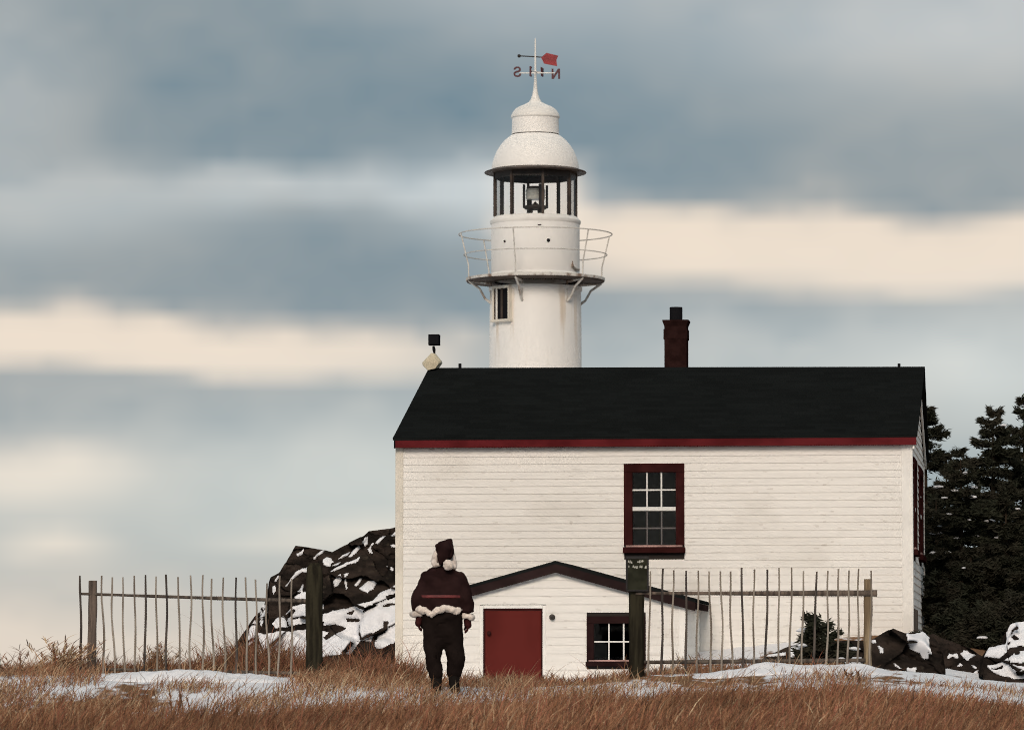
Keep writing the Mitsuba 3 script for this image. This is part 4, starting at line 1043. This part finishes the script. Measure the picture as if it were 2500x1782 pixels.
hem = tilted_ring(hc, 0.258, 0.182, 0.044, hemz, n=120, k=10, rfn=lambda a: 1 + 0.10 * math.sin(7 * a) + 0.06 * math.sin(17 * a))
add('fur_hem', place(roughen(hem, 0.020, 34, 5)), 'fur', PN, smooth=True)


def cuff(c, ax, r, tr):
    ax = np.asarray(ax, float) / np.linalg.norm(ax)
    m = tilted_ring((0, 0, 0), r, r, tr, n=30, k=8, rfn=lambda a: 1 + 0.2 * math.sin(5 * a))
    m.apply_transform(trimesh.geometry.align_vectors([0, 0, 1], ax))
    m.apply_translation(c)
    return roughen(m, 0.012, 28, 6)


add('fur_cuff', place(cuff(PC(1019, 1499, 0.0), (0.1, 0.0, -1), 0.058, 0.036)), 'hair', PN, smooth=True)
add('fur_cuff', place(cuff(PC(1141, 1505, 0.0), (-0.2, 0.0, -1), 0.058, 0.036)), 'fur', PN, smooth=True)
cb = m3.Manifold.batch_boolean(tor, m3.OpType.Add)


def ring_on(v0, v1, ax=0.314, ay=0.166):
    z0, z1 = PC(0, v1)[2], PC(0, v0)[2]
    a = np.linspace(0, 2 * np.pi, 80, endpoint=False)
    prof = [(0.0, z0), (0.012, z0 + 0.004), (0.012, z1 - 0.004), (0.0, z1)]
    v = [[PC(1075, 0)[0] + (ax + o) * np.sign(math.cos(t)) * abs(math.cos(t)) ** 0.8, (ay + o) * math.sin(t), z] for o, z in prof for t in a]
    f = []
    for i in range(3):
        for j in range(80):
            A, B, C, D = i * 80 + j, i * 80 + (j + 1) % 80, (i + 1) * 80 + (j + 1) % 80, (i + 1) * 80 + j
            f += [[A, B, C], [A, C, D]]
    return trimesh.Trimesh(np.array(v), np.array(f), process=False)


add('belt', place(ring_on(1453.5, 1461, 0.285, 0.162)), 'belt', PN, smooth=True)
tr = [(PC(1058, 1500), 0.15, PC(1102, 1500), 0.15), (PC(1057, 1500), 0.14, PC(1057, 1560), 0.12), (PC(1103, 1500), 0.14, PC(1104, 1560), 0.122), (PC(1057, 1540), 0.125, PC(1058, 1612, 0.0), 0.105), (PC(1104, 1540), 0.125, PC(1112, 1606, 0.02), 0.112),
      (PC(1058, 1612, 0), 0.105, PC(1064, 1645, 0.0), 0.085), (PC(1112, 1606, 0.02), 0.112, PC(1109, 1642, 0.03), 0.085), (PC(1066, 1540), 0.13, PC(1096, 1540), 0.13), (PC(1062, 1562), 0.11, PC(1098, 1562), 0.11)]
add('trousers', place(roughen(roughen(blob(tr, 0.03, 4), 0.026, 7.0, 12), 0.010, 19.0, 2)), 'trousers', PN, smooth=True)
for nm, kn_, an_, foot in (('l', PC(1064, 1640, 0.0), anL, np.array([-0.02, 0.16, -0.075])), ('r', PC(1109, 1638, 0.03), anR, np.array([0.03, 0.16, -0.075]))):
    add('boot', place(blob([(kn_, 0.078, an_, 0.062), (an_ + [0, -0.02, -0.055], 0.056, an_ + foot, 0.05), (an_, 0.06, an_ + foot * 0.6, 0.055)], 0.025, 3)), 'boot', PN, smooth=True)


def glove(w, side):
    pc = w + np.array([0.01 * side, 0.01, -0.075])
    b = [(w, 0.042, pc, 0.046), (pc + [0, -0.022, 0], 0.038, pc + [0, 0.026, 0], 0.036)]
    for k, (yy, ln) in enumerate(((-0.036, 0.062), (-0.012, 0.074), (0.013, 0.070), (0.036, 0.056))):
        k0 = pc + np.array([0.0, yy, -0.026])
        k1 = k0 + np.array([-0.010 * side, yy * 0.1, -ln * 0.55])
        k2 = k1 + np.array([-0.022 * side, yy * 0.05, -ln * 0.30])
        b += [(k0, 0.0145, k1, 0.0125), (k1, 0.0125, k2, 0.0105)]
    t0 = pc + np.array([-0.012 * side, 0.034, 0.012])
    t1 = t0 + np.array([-0.016 * side, 0.034, -0.034])
    b += [(t0, 0.017, t1, 0.0145), (t1, 0.0145, t1 + np.array([-0.012 * side, 0.010, -0.030]), 0.012)]
    return blob(b, 0.010, 3, 14)


add('glove', place(glove(PC(1024, 1506, 0.0), -1)), 'glove', PN, smooth=True)
add('glove', place(glove(PC(1140, 1511, 0.0), 1)), 'glove', PN, smooth=True)
hat_b = [(hd + [0.0, 0.0, 0.055], 0.108, hd + [0.01, 0.01, 0.02], 0.11), (hd + [0, 0, 0.06], 0.10, PC(1100, 1321, -0.03), 0.022), (PC(1067, 1334, -0.03), 0.02, PC(1100, 1321, -0.03), 0.022), (PC(1067, 1334, -0.03), 0.03, hd + [0, -0.05, 0.03], 0.08),
         (PC(1085, 1340, -0.10), 0.085, PC(1082, 1358, -0.12), 0.072), (PC(1082, 1358, -0.12), 0.072, PC(1076, 1376, -0.13), 0.022), (PC(1100, 1340, -0.05), 0.035, PC(1098, 1358, -0.08), 0.035)]
add('hat', place(roughen(blob(hat_b, 0.018, 3), 0.010, 14.0, 2)), 'coat', PN, smooth=True)
pom = trimesh.creation.icosphere(3, 0.060)
pom.vertices = pom.vertices * np.array([1.0, 0.9, 1.08]) + np.array([[0.004, 0, -0.006]])
pom.apply_translation(PC(1093.5, 1379.5, -0.16))
add('pompom', place(roughen(pom, 0.014, 26, 4)), 'fur', PN, smooth=True)
hair = [(hd + [-0.10, 0.0, 0.0], 0.040, hd + [-0.12, -0.01, -0.085], 0.045), (hd + [-0.12, -0.01, -0.085], 0.045, PC(1061, 1380, -0.06), 0.034), (PC(1061, 1381, -0.06), 0.030, PC(1071, 1379, -0.09), 0.022), (hd + [0.085, 0.03, 0.0], 0.036, hd + [0.10, 0.01, -0.07], 0.042), (hd + [0.10, 0.01, -0.07], 0.042, PC(1108, 1384, -0.03), 0.040),
        (hd + [-0.06, 0.09, -0.10], 0.05, hd + [0.06, 0.09, -0.10], 0.05), (hd + [0, 0.11, -0.10], 0.055, hd + [0, 0.13, -0.24], 0.04), (hd + [-0.09, 0.03, -0.09], 0.04, hd + [-0.05, 0.09, -0.11], 0.04), (hd + [0.09, 0.03, -0.09], 0.04, hd + [0.05, 0.09, -0.11], 0.04)]
add('beard', place(roughen(blob(hair, 0.018, 3), 0.012, 24.0, 9)), 'hair', PN, smooth=True)

# ------------------------------------------------------------------ grass and dry plants
PAL = np.array([[0.250, 0.122, 0.068], [0.320, 0.170, 0.098], [0.185, 0.098, 0.060], [0.400, 0.255, 0.155], [0.285, 0.118, 0.078], [0.115, 0.070, 0.047], [0.52, 0.40, 0.26]])


def blades(x, y, h, w, lean, lean_sd, rg_, pal_p, curl=0.35, pal=PAL, z=None, tone=None):
    n = len(x)
    z = ground_z(x, y) - 0.02 if z is None else z
    ts = np.array([0.0, 0.38, 0.72, 1.0])
    la = rg_.normal(0, lean_sd, (n, 2)) + np.asarray(lean)
    b = np.stack([x, y, z], 1)
    pts = b[:, None] + np.concatenate([la[:, None, :] * (ts[None, :, None] + curl * ts[None, :, None] ** 2.4) * h[:, None, None], (ts[None, :] * (1 - 0.14 * ts[None, :] ** 2) * h[:, None])[..., None]], -1)
    ang = rg_.uniform(-1.0, 1.0, n)
    sd = np.stack([np.cos(ang), np.sin(ang), 0 * ang], 1)
    ww = w[:, None] * np.array([0.9, 1.0, 0.72, 0.0])[None]
    lft = pts - sd[:, None] * ww[..., None] / 2
    rgt = pts[:, :3] + sd[:, None] * ww[:, :3, None] / 2
    V = np.concatenate([lft, rgt], 1)
    k = np.arange(n)[:, None] * 7
    f = np.array([[0, 4, 5], [0, 5, 1], [1, 5, 6], [1, 6, 2], [2, 6, 3]])
    Fc = (k[:, :, None] + f[None]).reshape(-1, 3)
    pi = rg_.choice(len(pal), n, p=pal_p)
    c = pal[pi] * rg_.uniform(0.75, 1.25, n)[:, None]
    if tone is not None:
        c = c * tone[:, None]
    C = np.repeat(c, 7, 0)
    return V.reshape(-1, 3), Fc, C


def grass(name, label, x, y, h, w, lean, lean_sd, seed, pal_p, **kw):
    rg_ = np.random.default_rng(seed)
    V, Fc, C = blades(x, y, h, w, lean, lean_sd, rg_, np.array(pal_p) / np.sum(pal_p), **kw)
    k = add(name, (V, Fc), 'blade', smooth=False, color=np.clip(C, 0, 1))
    tag(k, label, 'grass', kind='stuff')


rg3 = np.random.default_rng(77)
n = 270000
y = rg3.uniform(24, 52.5, n)
x = rg3.uniform(-1, 1, n) * (y * 0.1137 + 3.2)
cl = meshkit.fbm(np.stack([x * 1.5, y * 0.9, x * 0], -1), 3, 31)
edge = 50.2 + 1.6 * np.clip((x + 1) / 5, -1, 1) - 1.0 * np.clip((x - 4.3) / 1.5, 0, 1) + 1.2 * (meshkit.fbm(np.stack([x * 0.9, x * 0, x * 0], -1), 3, 6) - 0.5)
keep = (y < edge + rg3.exponential(0.35, n)) & (rg3.uniform(0, 1, n) < 0.35 + 1.1 * cl)
x, y, cl = x[keep], y[keep], cl[keep]
h = (0.17 + 0.28 * cl) * rg3.lognormal(0, 0.22, len(x)) * (1 - 0.45 * np.clip((x - 3.6) / 2, 0, 1))
tone = 0.75 + 0.9 * (meshkit.fbm(np.stack([x * 0.6, y * 0.45, x * 0], -1), 3, 41) - 0.25)
grass('dry_grass', 'thick reddish brown dry grass across the foreground', x, y, h, rg3.uniform(0.006, 0.014, len(x)), (0.22, 0.0), 0.22, 1, [5, 5, 4, 2.0, 4, 2, 0.5], tone=tone)
# thinner straw standing in the snow behind it
n = 80000
y = rg3.uniform(50.5, 58.5, n)
x = rg3.uniform(-1, 1, n) * (y * 0.1137 + 0.8)
cl = meshkit.fbm(np.stack([x * 1.3, y * 1.3, x * 0 + 4], -1), 3, 51)
keep = ((x < 4.4) | (y < 54.6)) & (rg3.uniform(0, 1, n) < np.clip((cl - 0.36) * 2.6, 0.03, 1) * np.where(x < -0.8, 1.0, 0.55) * np.where((x > -5) & (x < -2.7) & (y > 55) & (y < 57), 0.10, 1.0) * np.where((x > 2.3) & (x < 4.8) & (y > 55), 0.15, 1.0))
x, y = x[keep], y[keep]
grass('straw_grass', 'sparse tan grass poking through the snow behind the brown grass', x, y, (0.12 * rg3.lognormal(0, 0.4, len(x)) + 0.05) * np.where(x > 4.2, 0.65, 1.0), rg3.uniform(0.005, 0.011, len(x)), (0.25, 0), 0.4, 2, [3, 4, 2, 4, 2, 2, 3])
# taller growth along the left fence and by the gate posts and the house
def strip(name, label, u0, u1, y0, y1, hfn, count, seed, pal_p, sd=0.35):
    r = np.random.default_rng(seed)
    yy = r.uniform(y0, y1, count)
    uu = r.uniform(u0, u1, count)
    xx = (uu - 1250) * yy / F
    hh = np.interp(uu, *zip(*hfn)) * r.lognormal(-0.15, 0.32, count)
    grass(name, label, xx, yy, hh, r.uniform(0.005, 0.011, count), (0.06, 0), sd, seed, pal_p)


strip('brown_undergrowth', 'brown brush along the foot of the left fence and gate post', 90, 1030, 57.2, 59.5, [(90, .16), (200, .24), (330, .16), (380, .26), (440, .16), (520, .32), (620, .50), (700, .44), (790, .30), (900, .36), (1030, .34)], 9000, 61, [6, 3, 5, 1.5, 6, 3, 0.3])
strip('brown_undergrowth', 'brown brush at the foot of the porch and of the right fence', 1100, 2130, 57.3, 60.0, [(1100, .20), (1180, .17), (1300, .16), (1420, .12), (1560, .14), (1700, .20), (1850, .14), (2000, .12), (2130, .07)], 5200, 62, [5, 4, 4, 2, 5, 3, 0.6])


def weed(label, u, v, y, height, stems, seed, spread=0.25, lean=(0.1, 0), dark=False, name='dry_weed', wd=0.012):
    r = np.random.default_rng(seed)
    p = at(u, v, y)
    xs, ys = p[0] + r.normal(0, 0.06 + 0.05 * spread, stems), p[1] + r.normal(0, 0.08, stems)
    z = ground_z(xs, ys) - 0.02
    hh = height * r.uniform(0.55, 1.05, stems)
    pp = np.array([1, 1, 3, 0.3, 1, 5, 0.1] if dark else [1.5, 2, 1.5, 4, 1, 0.7, 3.0])
    V, Fc, C = blades(xs, ys, hh, np.full(stems, wd), lean, spread, r, pp / pp.sum(), z=z)
    Vs, Fs, Cs = [V], [Fc], [C]
    off = len(V)
    # side shoots and seed heads
    k = stems * 7
    i = r.integers(0, stems, k)
    f = r.uniform(0.35, 1.0, k)
    src = V.reshape(stems, 7, 3)
    a, b = src[i, 0], src[i, 3]
    q = a + (b - a) * f[:, None]
    V2, F2, C2 = blades(q[:, 0], q[:, 1], height * r.uniform(0.08, 0.22, k), np.full(k, wd * 0.9), (lean[0] * 2, 0), 0.7, r, pp / pp.sum(), z=q[:, 2])
    kx = thing(name, label, 'plant')
    add('stems', (np.concatenate([V, V2]), np.concatenate([Fc, F2 + off])), 'blade', kx, color=np.clip(np.concatenate([C, C2]), 0, 1))


weed('wispy tan weed clump just left of the left fence end post', 150, 1660, 56.8, 0.52, 46, 1, 0.45, (0.25, 0), wd=0.016)
weed('dark leaning weed at the very left edge', 28, 1690, 56.2, 0.46, 9, 2, 0.25, (-0.12, 0), True)
weed('low tan weed left of the wispy clump', 92, 1680, 56.4, 0.24, 16, 3, 0.4, (0.2, 0))
weed('dark upright weed stalk in front of the left snow drift', 442, 1715, 52.6, 0.36, 5, 4, 0.08, (-0.06, 0), True, wd=0.02)
weed('tan bush growing through the middle of the left fence', 385, 1640, 57.6, 0.44, 34, 5, 0.32, (0.05, 0))
weed('reddish brown bush against the outcrop behind the left fence', 610, 1650, 58.2, 0.46, 60, 6, 0.45, (0.05, 0))
weed('brown bush just right of the tall dark gate post', 830, 1670, 58.5, 0.34, 40, 7, 0.5, (0.05, 0))
weed('bare brown twigs beside the porch corner behind the right fence', 1690, 1650, 58.6, 0.42, 20, 8, 0.5, (-0.1, 0))
weed('dark weed stalk at the right end of the right snow drift', 2098, 1690, 54.3, 0.30, 4, 9, 0.06, (-0.2, 0), True, wd=0.018)
weed('dry weed beside the wall between the porch door and window', 1343, 1670, 61.5, 0.30, 10, 10, 0.2, (0.0, 0), True)
